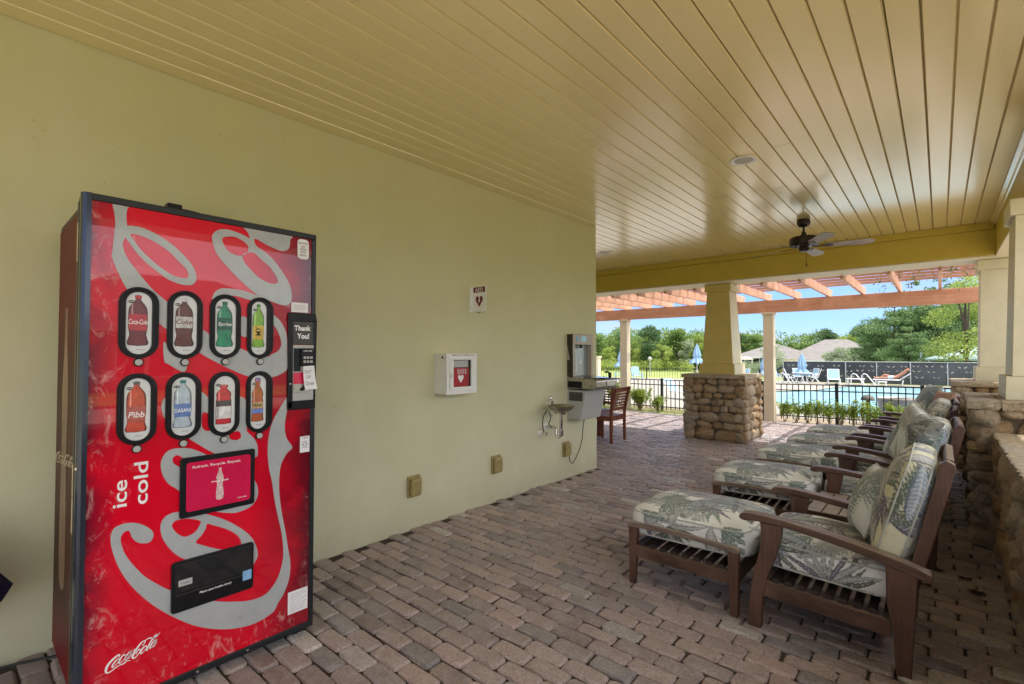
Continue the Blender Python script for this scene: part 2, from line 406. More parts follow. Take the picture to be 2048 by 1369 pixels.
M['yellowleaf'] = leafmat('golden_shrub', [(.22, .22, .02), (.42, .38, .04), (.5, .46, .1)], .3, 1)
M['stem'] = simple('pale_twig', (.24, .18, .11), .9)
# ------------------------------------------------------------------ camera, sun, sky
cam = bpy.data.cameras.new('camera'); camo = bpy.data.objects.new('camera', cam); C.objects.link(camo)
bpy.context.scene.camera = camo; cam.sensor_width = 36; cam.lens = 975/2048*36; cam.clip_start = .05; cam.clip_end = 3000
camo.location = (0, 0, 1.4); camo.rotation_euler = (math.radians(90+1.322), 0, math.radians(41.274))
sd = Vector((.36, .17, 1)).normalized()
sun = bpy.data.lights.new('sun', 'SUN'); sun.energy = SUN_E; sun.angle = math.radians(.53); sun.color = (1, .95, .87)
so = bpy.data.objects.new('sun', sun); C.objects.link(so); so.rotation_euler = sd.to_track_quat('Z', 'Y').to_euler()
w = bpy.data.worlds.new('World'); bpy.context.scene.world = w; w.use_nodes = True; nt = w.node_tree
bg = nt.nodes['Background']; sky = nt.nodes.new('ShaderNodeTexSky'); sky.sky_type = 'NISHITA'; sky.sun_disc = False
sky.sun_elevation = math.asin(sd.z); sky.sun_rotation = math.atan2(sd.x, sd.y); sky.air_density = 1.0; sky.dust_density = .3; sky.ozone_density = 2.5
tc = nt.nodes.new('ShaderNodeTexCoord')
mp = nt.nodes.new('ShaderNodeMapping'); mp.inputs['Scale'].default_value = (1, 1, 5.5); nt.links.new(tc.outputs['Generated'], mp.inputs[0])
cl = maprange(nt, noise_node(nt, mp.outputs[0], 3.1, 7, .62, .3), .5, .72, 0, .8)
tint = mixc(nt, 1., sky.outputs[0], (1.6, 1.5, 1.6), 'MULTIPLY')
skc = mixc(nt, cl, tint, (6.6, 6.7, 6.9))
sz = nt.nodes.new('ShaderNodeSeparateXYZ'); nt.links.new(tc.outputs['Generated'], sz.inputs[0])
hz = ramp(nt, [(0., (.44, .64, 1.0)), (.14, (.46, .66, 1.0)), (.4, (.92, .97, 1.0))], sz.outputs[2])
skc = mixc(nt, cl, mixc(nt, 1., tint, hz, 'MULTIPLY'), (5.4, 5.8, 6.3))
skc = mixc(nt, maprange(nt, sz.outputs[2], .33, .62, 0, .9), skc, (11.5, 11.0, 10.2))  # overhead white added out of view to brighten the interior
sky_fill = math_(nt, 'MULTIPLY', maprange(nt, sz.outputs[0], .2, .55), maprange(nt, sz.outputs[2], -.02, .08))  # bright sky added on the +X side, out of view, as interior fill
skc = mixc(nt, math_(nt, 'MULTIPLY', sky_fill, maprange(nt, noise_node(nt, mp.outputs[0], 1.6, 6, .6), .3, .55, .55, 1)), skc, (20.0, 20.0, 20.0))
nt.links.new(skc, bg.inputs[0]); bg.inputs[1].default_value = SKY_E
sc = bpy.context.scene; sc.view_settings.view_transform = 'Standard'; sc.view_settings.look = 'None'; sc.view_settings.exposure = 0; sc.view_settings.gamma = GAM
sc.cycles.max_bounces = 10; sc.cycles.diffuse_bounces = 6; sc.cycles.glossy_bounces = 4
# ------------------------------------------------------------------ ground
def gh(x, y):
    """terrain height"""
    d = math.hypot(x, y)
    if y < 11.75 and d < 30 or d < 12: return -.03
    t = min(1, max(0, (max(d, y)-12)/3)); z = -.03-.72*(t*t*(3-2*t))
    if d > 44: z -= min(1, (d-44)/35)
    return z
R = np.concatenate([np.arange(-60, -12, 4), np.arange(-12, 12, 1), np.arange(12, 60, 4)])
gx = np.concatenate([[-600, -300, -150, -100, -80], R, [80, 100, 150, 300, 600]])
gy = np.concatenate([[-600, -200, -60], np.arange(-20, 10, 5), np.arange(10, 18, .5), np.arange(18, 110, 4), [150, 300, 800]])
V = [(x, y, gh(x, y)) for y in gy for x in gx]; nx = len(gx)
F = [(j*nx+i, j*nx+i+1, (j+1)*nx+i+1, (j+1)*nx+i) for j in range(len(gy)-1) for i in range(nx-1)]
tag(fast('ground', V, F, M['field'], None, True), kind='structure')
# pool deck sheet with the pool cut out
pool = [(-8.4, 28.6), (-7.3, 29.6), (-6.3, 30.6), (-5.6, 32.2), (-5.2, 35), (-4.4, 37.3), (-2, 38.2), (.6, 38.6), (6, 37), (8, 31), (6, 24), (2.5, 21), (.19, 19.75), (-.97, 19.44), (-2.25, 19.39), (-3.59, 20.56), (-4.82, 21.67), (-6.13, 23.16), (-7.7, 25.6)]
def dfn(z): return lambda a, b: (a, b, z)
o = flat('pool_deck', [[(-24, 15.2), (14, 15.2), (14, 41.5), (-9.2, 41.0), (-24, 37.5)], smoothloop(pool, 4)], dfn(-.69), M['deck'], None); tag(o, kind='structure')
o = flat('pool_water', [[(-10, 18), (9, 18), (9, 40), (-10, 40)]], dfn(-.708), M['water'], None); tag(o, kind='structure')
pl = smoothloop(pool, 4); cop = MB()
n = len(pl)
for i in range(n):
    a, b = Vector(pl[i]), Vector(pl[(i+1) % n]); d = (b-a).normalized(); nr = Vector((d.y, -d.x))*.0
    q = [(a+nr), (b+nr), (b-Vector((d.y, -d.x))*-.3), (a-Vector((d.y, -d.x))*-.3)]
    cop.add([(p.x, p.y, -.665) for p in q]+[(p.x, p.y, -.70) for p in q], [(0, 1, 2, 3), (0, 1, 5, 4)])
tag(cop.build('pool_coping', M['cream']), kind='structure')
# gravel/soil bed and grass verge behind the patio edge
tag(MB().box(-12, 3.5, 11.25, 12.3, -.2, -.028).build('planting_bed', simple('sandy_mulch', (.30, .235, .16), .95, .3, 12, .5, 80)), kind='structure')
MBs = MB(); MBs.box(-12, 9, 12.3, 13.4, -.2, -.024); tag(MBs.build('path', M['deck']), kind='structure')
# bare concrete deck slab
# ------------------------------------------------------------------ brick paving
tag(MB().box(-12, -1.2, -8, 10.95, -.12, -.0145).box(-1.2, 12, -8, 11.25, -.12, -.0145).build('paving_bed', M['joint']), kind='structure')
o = MB(); o.box(.46, 11, -8, 11.2, -.02, -.006); o.box(-3.1, .46, -8, -.32, -.02, -.006)
tag(o.build('patio_paving', M['paver']), kind='structure')
def pavers():
    L, Wd = .208, .098
    a = []
    n = 4
    rr = .018
    for cx, cy, s in ((1, 1, 0), (-1, 1, 1), (-1, -1, 2), (1, -1, 3)):
        for k in range(3):
            t = (s+k/2)*PI/2; a.append((cx*(L/2-.001-rr)+rr*math.cos(t), cy*(Wd/2-.001-rr)+rr*math.sin(t)))
    out = np.array(a); nn = len(out)
    def inset(d): return out*np.array([(L/2-d)/(L/2), (Wd/2-d)/(Wd/2)])
    rings = [(out, -.03), (out, -.012), (inset(.004), -.0045), (inset(.012), 0.0)]
    T = np.concatenate([np.c_[r, np.full(nn, z)] for r, z in rings]+[[[0, 0, .0012]]])
    F3 = []; 
    for i in range(3):
        for k in range(nn): F3.append((i*nn+k, i*nn+(k+1) % nn, (i+1)*nn+(k+1) % nn, (i+1)*nn+k))
    c = 4*nn
    for k in range(0, nn, 2): F3.append((3*nn+k, 3*nn+(k+1) % nn, 3*nn+(k+2) % nn, c))
    T = T.astype(np.float32); F3 = np.array(F3); Vs = []; Fs = []; k = 0
    ys = np.arange(-.3, 11.2, .1)
    for j, y in enumerate(ys):
        off = (j % 2)*.105 + random.uniform(-.02, .02)
        x = -9.4+off
        while x < .46:
            x += .21
            cx, cy = x-.105, y+.05
            if cx < -3.2 and cy < 5.2: continue
            if cy > 10.9 and cx < -3.05: continue
            sc_ = np.array([random.uniform(.965, 1.0), random.uniform(.94, 1.0), 1]); P = T*sc_
            P[:, :2] += rng.normal(0, .0021, (len(P), 2)); P[:, 2] += rng.normal(0, .0007, len(P))
            P[:, 2] += P[:, 0]*random.gauss(0, .014) + P[:, 1]*random.gauss(0, .03) + random.gauss(0, .0024)
            a_ = random.gauss(0, .012); ca, sa = math.cos(a_), math.sin(a_)
            P[:, :2] = P[:, :2] @ np.array([[ca, sa], [-sa, ca]])
            P += np.array([cx+random.gauss(0, .002), cy+random.gauss(0, .0015), 0]); Vs.append(P); Fs.append(F3+k*len(T)); k += 1
    o = fast('brick_paving', np.concatenate(Vs), np.concatenate(Fs), M['brick'], None, False); return tag(o, kind='structure')
pavers()
# ------------------------------------------------------------------ the building
wall = MB().box(-9, -3.193, -8, 5.22, -.05, 3.1).build('building_wall', M['wall'], None, .006)
tag(wall, 'long olive green stucco wall carrying the drinking fountains and defibrillator box', 'wall')
roof = thing('pavilion_roof', 'boarded khaki roof with deep olive beams covering the patio', 'roof', (0, 3, 2.94))
V = []; F = []
prof = [(.0, .011), (.003, .011), (.007, 0.), (.119, 0.), (.123, .011), (.126, .011)]
k = 0
xs = [.084+.126*i for i in range(-74, 4)]
for x in xs:
    cuts = [-3.0]; y = -3.0+random.uniform(1, 13)
    while y < 8.05: cuts.append(y); y += random.choice([4.8, 6.0, 7.2])
    cuts.append(8.05)
    x_ = x
    for a, b in zip(cuts, cuts[1:]):
        if x < -3.3 and b < 5.1: continue
        dz = random.gauss(0, .0007)
        n0 = len(V)
        for yy in (a+.0006, b-.0006):
            for px, pz in prof: V.append((x_+px, yy, 2.945+pz+dz))
        for i in range(5): F.append((n0+i, n0+6+i, n0+7+i, n0+i+1))
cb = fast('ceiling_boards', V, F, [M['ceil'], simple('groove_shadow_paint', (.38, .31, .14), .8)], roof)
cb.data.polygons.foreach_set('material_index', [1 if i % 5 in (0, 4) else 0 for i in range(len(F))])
MB().box(-9.6, .52, -3.0, 8.1, 2.9565, 2.9995).build('board_backing', M['gap'], roof)
MB().box(-9.8, 1.17, -3.1, 8.95, 3.0, 3.12).build('roof_deck', M['shingle'], roof)
bm_ = MB().box(-9.6, .508, 8.0, 8.6, 2.56, 2.86); bm_.build('cross_beam', M['beam'], roof, .004)
MB().box(-9.6, .50, 7.975, 8.6, 2.862, 2.9445).build('beam_fascia_board', M['beam'], roof, .004)
MB().box(-9.6, .95, 8.04, 8.62, 2.545, 2.558).build('beam_soffit', M['cream'], roof)  # beam undersides: brighter light put into the cream colour
MB().box(.508, .86, -3.0, 8.6, 2.56, 2.999).build('side_beam', M['beam'], roof, .004)
cr = MB()
cr.prism([(.508, 2.90), (.495, 2.905), (.488, 2.925), (.462, 2.935), (.458, 2.9445), (.508, 2.9445)], lambda a, b, d: (a, d, b), -3.0, 7.97)
cr.build('crown_moulding', M['ceil'], roof)
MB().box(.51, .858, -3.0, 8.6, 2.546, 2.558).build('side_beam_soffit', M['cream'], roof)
# ------------------------------------------------------------------ stone work
ICO = None
def ico():
    global ICO
    if ICO is None:
        bm = bmesh.new(); bmesh.ops.create_icosphere(bm, subdivisions=3, radius=1)
        ICO = (np.array([v.co[:] for v in bm.verts]), np.array([[v.index for v in f.verts] for f in bm.faces])); bm.free()
    return ICO
class Stones:
    def __init__(s): s.V = []; s.F = []; s.n = 0
    def add(s, c, r, squ=.72, yaw=0, tilt=0):
        T, F = ico(); P = np.sign(T)*np.abs(T)**squ; P = P/np.max(np.abs(P), axis=0)
        sd_ = random.uniform(0, 100); q = P*1.3+sd_
        nz = np.array([noise.noise(Vector(v)) for v in q]); nz2 = np.array([noise.noise(Vector(v)) for v in q*2.7+9]); P = P*(1+.20*nz[:, None]+.06*nz2[:, None])
        P = P*np.array(r)
        ct, st = math.cos(tilt), math.sin(tilt)
        # tilt in the face plane (x-z), then yaw
        x, z = P[:, 0]*ct-P[:, 2]*st, P[:, 0]*st+P[:, 2]*ct; P = np.c_[x, P[:, 1], z]
        ca, sa = math.cos(yaw), math.sin(yaw)
        P = np.c_[P[:, 0]*ca-P[:, 1]*sa, P[:, 0]*sa+P[:, 1]*ca, P[:, 2]]
        s.V.append(P+np.array(c)); s.F.append(F+s.n*len(T)); s.n += 1
    def face(s, p0, d, length, z0, z1, nrm, seedrow=0, corner=True):
        """courses of stones over a vertical face starting at p0 along d"""
        yaw = math.atan2(d[1], d[0]); z = z0; row = 0
        while z < z1-.03:
            h = random.choice([.08, .095, .11, .13, .16, .19]) ; h = min(h, z1-z)
            if z1-(z+h) < .05: h = z1-z
            t = -.03
            while t < length:
                w_ = h*random.uniform(1.0, 2.4); w_ = min(w_, length+.04-t)
                if length+.04-(t+w_) < .06: w_ = length+.04-t
                c = (p0[0]+d[0]*(t+w_/2)-nrm[0]*random.uniform(.01, .035), p0[1]+d[1]*(t+w_/2)-nrm[1]*random.uniform(.01, .035), z+h/2+random.uniform(-.008, .008))
                s.add(c, (w_/2*1.06, random.uniform(.075, .10), h/2*1.11), random.uniform(.62, .92), yaw, random.uniform(-.16, .16)); t += w_
            z += h; row += 1
    def build(s, name, parent):
        return fast(name, np.concatenate(s.V), np.concatenate(s.F), M['stone'], parent, True)
def slab(name, x0, x1, y0, y1, z0, z1, parent, mat, pieces=((0, 1),), axis=0, rough=.008):
    V = []; F = []
    for a, b in pieces:
        if axis == 0: X0, X1, Y0, Y1 = x0+(x1-x0)*a+.003, x0+(x1-x0)*b-.003, y0, y1
        else: X0, X1, Y0, Y1 = x0, x1, y0+(y1-y0)*a+.003, y0+(y1-y0)*b-.003
        per = []
        nx_ = max(2, int((X1-X0)/.03)); ny_ = max(2, int((Y1-Y0)/.03))
        for i in range(nx_): per.append((X0+(X1-X0)*i/nx_, Y0, 0, -1))
        for i in range(ny_): per.append((X1, Y0+(Y1-Y0)*i/ny_, 1, 0))
        for i in range(nx_): per.append((X1-(X1-X0)*i/nx_, Y1, 0, 1))
        for i in range(ny_): per.append((X0, Y1-(Y1-Y0)*i/ny_, -1, 0))
        rings = []
        for z in (z0, z0+(z1-z0)*.3, z0+(z1-z0)*.7, z1-.004, z1):
            ins = .004 if z in (z0, z1) else 0
            if z == z1: ins = .009
            rings.append([(x-nx2*ins+nx2*random.uniform(-rough, rough), y-ny2*ins+ny2*random.uniform(-rough, rough), z) for x, y, nx2, ny2 in per])
        n0 = len(V); m = len(per)
        for r in rings: V += r
        for i in range(len(rings)-1):
            for k in range(m): F.append((n0+i*m+k, n0+i*m+(k+1) % m, n0+(i+1)*m+(k+1) % m, n0+(i+1)*m+k))
        F.append(tuple(n0+k for k in range(m))[::-1]); F.append(tuple(n0+4*m+k for k in range(m)))
    me = bpy.data.meshes.new(name); me.from_pydata(V, [], F); me.update()
    return link_mesh(name, me, mat, parent)
def pillar(cx, cy, label, faces, colmat, hw=.47, sh=(.245, .18), capmat=None, pieces=((0, 1),), ctop=2.54):
    t = thing('pavilion_pillar', label, 'pillar', (cx, cy, 0), 'stone based pillars carrying the pavilion roof')
    MB().box(cx-hw+.03, cx+hw-.03, cy-hw+.03, cy+hw-.03, -.03, 1.0).build('mortar_core', M['mortar'], t)
    s = Stones()
    if '-y' in faces: s.face((cx-hw, cy-hw+.05), (1, 0), 2*hw, 0, 1.01, (0, -1))
    if '+x' in faces: s.face((cx+hw-.05, cy-hw), (0, 1), 2*hw, 0, 1.01, (1, 0))
    if '+y' in faces: s.face((cx-hw, cy+hw-.05), (1, 0), 2*hw, 0, 1.01, (0, 1))
    if '-x' in faces: s.face((cx-hw+.05, cy-hw), (0, 1), 2*hw, 0, 1.01, (-1, 0))
    s.build('stone_base', t)
    slab('cap_stone', cx-hw-.035, cx+hw+.03, cy-hw-.04, cy+hw+.03, 1.0, 1.06, t, capmat or M['cap'], pieces)
    MB().frust(cx, cy, 1.06, 1.23, (sh[0]+.04, sh[0]+.04), (sh[0]+.035, sh[0]+.035)).build('column_plinth', colmat, t, .004)
    MB().frust(cx, cy, 1.231, ctop-.12, (sh[0], sh[0]), (sh[1], sh[1])).build('column_shaft', colmat, t, .004)
    MB().frust(cx, cy, ctop-.119, ctop, (sh[1]+.03, sh[1]+.03), (sh[1]+.03, sh[1]+.03)).build('capital', colmat, t, .004)
    if colmat is M['column']:   # daylight on the +X side put into the colour with the cream material
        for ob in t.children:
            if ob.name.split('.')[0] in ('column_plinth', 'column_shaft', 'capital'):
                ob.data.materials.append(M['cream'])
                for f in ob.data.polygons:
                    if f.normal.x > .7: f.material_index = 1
    return t
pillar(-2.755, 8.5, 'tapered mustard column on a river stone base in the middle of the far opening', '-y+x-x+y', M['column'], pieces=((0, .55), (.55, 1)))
pillar(.60, 8.5, 'cream column on stone base at the far right corner, under the beam joint', '-y-x', M['cream'], sh=(.24, .21))
pillar(.645, 5.36, 'cream column on the stone base nearest the camera beside the low wall', '-y-x+y', M['cream'], sh=(.25, .21), pieces=((0, .18), (.18, .55), (.55, 1)))
# low wall
lw = thing('low_stone_wall', 'low river stone wall with flagstone cap along the right edge', 'wall', (.5, 2.5, 0))
MB().box(.305, .7, -1.0, 4.86, -.03, .79).build('mortar_core', M['mortar'], lw)
s = Stones(); s.face((.325, 1.2), (0, 1), 3.68, 0, .79, (-1, 0)); s.build('stone_face', lw)
slab('cap_stone', .27, .75, 1.2, 4.86, .785, .84, lw, M['cap'], ((0, .2), (.2, .45), (.45, .62), (.62, .85), (.85, 1)), 1, .007)
lw2 = thing('low_stone_wall', 'short stone wall stretch between the two right hand pillars', 'wall', (.5, 6.9, 0))
MB().box(.37, .7, 5.86, 7.98, -.03, .79).build('mortar_core', M['mortar'], lw2)
s = Stones(); s.face((.36, 5.86), (0, 1), 2.12, 0, .79, (-1, 0)); s.build('stone_face', lw2)
slab('cap_stone', .30, .75, 5.86, 7.98, .785, .84, lw2, M['cap'], ((0, .3), (.3, .7), (.7, 1)), 1)
# black railing seen between the right hand columns
rl = thing('black_railing', 'black metal railing standing behind the low wall between the right columns', 'railing', (1.1, 7, 0))
for y in (6.2, 7.9): MB().box(.80, .86, y-.03, y+.03, -.02, 1.318).box(.79, .87, y-.04, y+.04, 1.318, 1.34).build('railing_post', M['blackmetal'], rl, .003)
for z in (1.22, .15): MB().box(.815, .845, 6.23, 7.87, z, z+.04).build('rail', M['blackmetal'], rl)
m_ = MB()
for i in range(14): m_.box(.822, .838, 6.32+i*.11, 6.336+i*.11, .18, 1.22)
m_.build('baluster_panel', M['blackmetal'], rl)
# ------------------------------------------------------------------ pergola
pg = thing('pergola', 'orange stained cedar pergola with slatted top beyond the roof', 'pergola', (-3, 10, 0))
MB().box(-9.5, .62, 11.10, 11.24, 2.245, 2.50).build('header_beam', M['cedar'], pg, .006)
def rafter(x):
    # side profile with a scrolled tail
    p = [(8.6, 2.503), (11.42, 2.503), (11.455, 2.52), (11.45, 2.55), (11.49, 2.56), (11.53, 2.59), (11.54, 2.625), (11.52, 2.648), (8.6, 2.648)]
    return MB().prism(p, lambda a, b, d: (d, a, b), x-.021, x+.021).build('rafter', M['cedary'], pg, .003)
for i in range(17): rafter(.017+.0-.545*i)
for j in range(6): MB().box(-9.3, .6, 8.86+.385*j, 8.90+.385*j, 2.65, 2.69).build('top_slat', M['cedar'], pg, .003)
for x, lab in ((-5.99, 'beige square post under the pergola beam behind the wooden chairs'), (-2.67, 'beige square post under the pergola beam just right of the stone pillar'), (.63, 'beige square post of the pergola at the far right corner')):
    t = thing('pergola_post', lab, 'post', (x, 11.17, 0), 'beige posts carrying the pergola')
    MB().box(x-.095, x+.095, 11.075, 11.265, -.03, 2.20).build('shaft', M['post'], t, .005)
    MB().box(x-.12, x+.12, 11.05, 11.29, 2.20, 2.244).build('cap_trim', M['post'], t, .004)
# vine on the right end
def leaves(cent, size, n_or=None, aspect=.6, up=0.):
    n = len(cent); d = rng.normal(size=(n, 3)); d[:, 2] += up; d /= np.linalg.norm(d, axis=1)[:, None]
    a = np.cross(d, rng.normal(size=(n, 3))); a /= np.linalg.norm(a, axis=1)[:, None]; b = np.cross(d, a)
    s_ = size*rng.uniform(.6, 1.3, n)[:, None]
    V = np.stack([cent-a*s_, cent-b*s_*aspect*.6+a*s_*.1, cent+a*s_, cent+b*s_*aspect*.6+a*s_*.1], 1).reshape(-1, 3)
    F = np.arange(4*n).reshape(-1, 4); return V, F
cent = []
for i in range(26):
    p = np.array([random.uniform(-.8, .5), random.uniform(8.9, 10.9), 2.72]); q = np.array([p[0]+random.uniform(-.5, .5), p[1]+random.uniform(-.4, .4), random.uniform(2.42, 2.8)])
    if i > 15: p[0] = q[0] = random.uniform(.1, .5)
    for t in np.linspace(0, 1, 22): cent.append(p+(q-p)*t+rng.normal(0, .035, 3))
V, F = leaves(np.array(cent), .028)
vn = thing('climbing_vine', 'leafy vine trailing over the right end of the pergola slats', 'vine', (.1, 10, 2.7))
fast('foliage', V, F, leafmat('vine_leaf', [(.03, .06, .02), (.08, .13, .04), (.3, .25, .08)], .3, 3), vn)
vs = MB()
for i in range(5): vs.tube([(.5-.2*i, 8.9, 2.72), (.3-.25*i, 9.6, 2.71), (.45-.2*i, 10.8, 2.73)], .006, 5)
vs.build('stem', M['stem'], vn)
# ------------------------------------------------------------------ recessed lights and fan
for (x, y), lab in (((-1.156, 4.12), 'round recessed ceiling light in front of the ceiling fan'), ((-3.85, 6.55), 'small recessed ceiling light beyond the end of the wall')):
    t = thing('recessed_light', lab, 'ceiling light', (x, y, 2.945), 'recessed lights in the boarded ceiling')
    MB().lathe([(.095, 2.944), (.10, 2.936), (.085, 2.934), (.07, 2.940)], (x, y, 0), 28).build('trim_ring', M['white'], t)
    MB().lathe([(.069, 2.939), (.066, 2.9405), (.001, 2.9406)], (x, y, 0), 28).build('lens', simple('light_lens', (.35, .33, .28), .3), t)
fx, fy = -1.164, 6.44
fan = thing('ceiling_fan', 'dark bronze ceiling fan with five whitewashed wood blades', 'ceiling fan', (fx, fy, 2.945))
bronze = simple('dark_bronze', (.020, .009, .008), .4, .2, 10, metal=.3)
MB().lathe([(.065, 2.944), (.07, 2.92), (.068, 2.89), (.045, 2.862), (.02, 2.855)], (fx, fy, 0)).build('canopy_cup', bronze, fan)
MB().lathe([(.012, 2.86), (.012, 2.77)], (fx, fy, 0), 12).build('downrod', bronze, fan)
MB().lathe([(.02, 2.80), (.03, 2.77), (.045, 2.745), (.135, 2.738), (.147, 2.725), (.147, 2.65), (.135, 2.638), (.06, 2.63)], (fx, fy, 0), 32).build('motor_housing', bronze, fan)
MB().lathe([(.05, 2.632), (.052, 2.585), (.035, 2.575)], (fx, fy, 0)).build('switch_housing', bronze, fan)
MB().tube([(fx+.03, fy-.03, 2.58), (fx+.03, fy-.03, 2.43)], .0022, 5).ell((fx+.03, fy-.03, 2.415), (.008, .008, .02)).build('pull_chain', bronze, fan)
bw = wood('whitewashed_blade', (.20, .16, .14), (.50, .47, .45), .5, 0, .6)
for k in range(5):
    a = math.radians(-58.7+72*k); Rz = Matrix.Rotation(a, 3, 'Z'); Rx = Matrix.Rotation(math.radians(-13), 3, 'X')
    def bf(u, v, d): return Vector((fx, fy, 2.628)) + Rz @ (Rx @ Vector((u, v, d)))
    pts = smoothloop([(.22, -.045), (.38, -.058), (.57, -.066), (.64, -.052), (.67, 0), (.64, .052), (.57, .066), (.38, .058), (.22, .045)], 3)
    b = MB().prism(pts, bf, 0, .006).build('blade', bw, fan)
    MB().prism([(.08, -.02), (.16, -.014), (.24, -.04), (.29, 0), (.24, .04), (.16, .014), (.08, .02)], bf, -.006, -.001).build('blade_bracket', bronze, b)
# ------------------------------------------------------------------ drinks vending machine
vm = thing('vending_machine', 'tall red soft drink vending machine with silver script and eight bottle windows', 'vending machine', (-2.78, .755, 0))
XF = -2.400
def face(e): return lambda a, b: (XF+e, a, b)
def fuv(e, u0, v0): return lambda a, b: (XF+e, u0+a, v0+b)
MB().box(-3.13, -2.505, .318, 1.195, .05, 1.995).build('cabinet', M['black'], vm, .006)
MB().box(-3.11, -2.56, .3145, .3172, .07, 1.965).build('side_panel', M['side'], vm)
db = MB().box(-2.50, -2.425, .303, 1.208, .035, 2.005); door = db.build('door', M['blackmetal'], vm, .006)
MB().box(-2.545, -2.515, .306, .3165, .06, 1.98).build('hinge_channel', M['darkgrey'], vm)
MB().box(-2.488, -2.46, .2985, .3025, .06, 1.98).build('door_edge_strip', simple('olive_grey_trim', (.055, .05, .038), .4), door)
# frame members round the lit panel
tr = [(-2.43, .303), (-2.43, .298), (-2.415, .2985), (-2.402, .303), (-2.394, .312), (-2.393, .327), (-2.43, .3275)]
MB().prism(tr, lambda a, b, d: (a, b, d), .035, 2.006).build('left_edge_trim', M['bluemetal'], door, 0)
MB().box(-2.43, -2.393, .3277, 1.208, 1.979, 2.006).build('top_edge_trim', M['blackmetal'], door, .004)
MB().box(-2.43, -2.393, 1.186, 1.208, .062, 1.9785).build('right_edge_trim', M['blackmetal'], door, .004)
MB().box(-2.43, -2.393, .3277, 1.208, .032, .0615).build('bottom_edge_trim', M['blackmetal'], door, .004)
mb = MB()
for z in (1.90, 1.55, 1.12, .83, .45): mb.ell((-2.52, .3145, z), (.007, .004, .007), 8, 4)
mb.ell((-2.412, .300, .97), (.008, .006, .008), 8, 4).build('screw', M['chrome'], vm)
mb = MB()
for u in (.50, .70, .90): mb.ell((-2.392, u, .047), (.003, .006, .006), 8, 4)
mb.build('bottom_screw', M['chrome'], door)
mb = MB()
for u in (.36, 1.16): mb.box(-2.52, -2.44, u-.03, u+.03, 0, .05)
for u in (.36, 1.16): mb.box(-3.1, -3.0, u-.03, u+.03, 0, .05)
mb.build('foot', M['black'], vm)
for za, zb in ((.86, .98), (.72, .855), (1.75, 1.9)): MB().box(-2.487, -2.463, .2975, .2983, za, zb).build('serial_label', M['lace'], door)
panel = MB().box(-2.43, XF, .3277, 1.1858, .0618, 1.9788).build('front_panel', M['red'], vm)
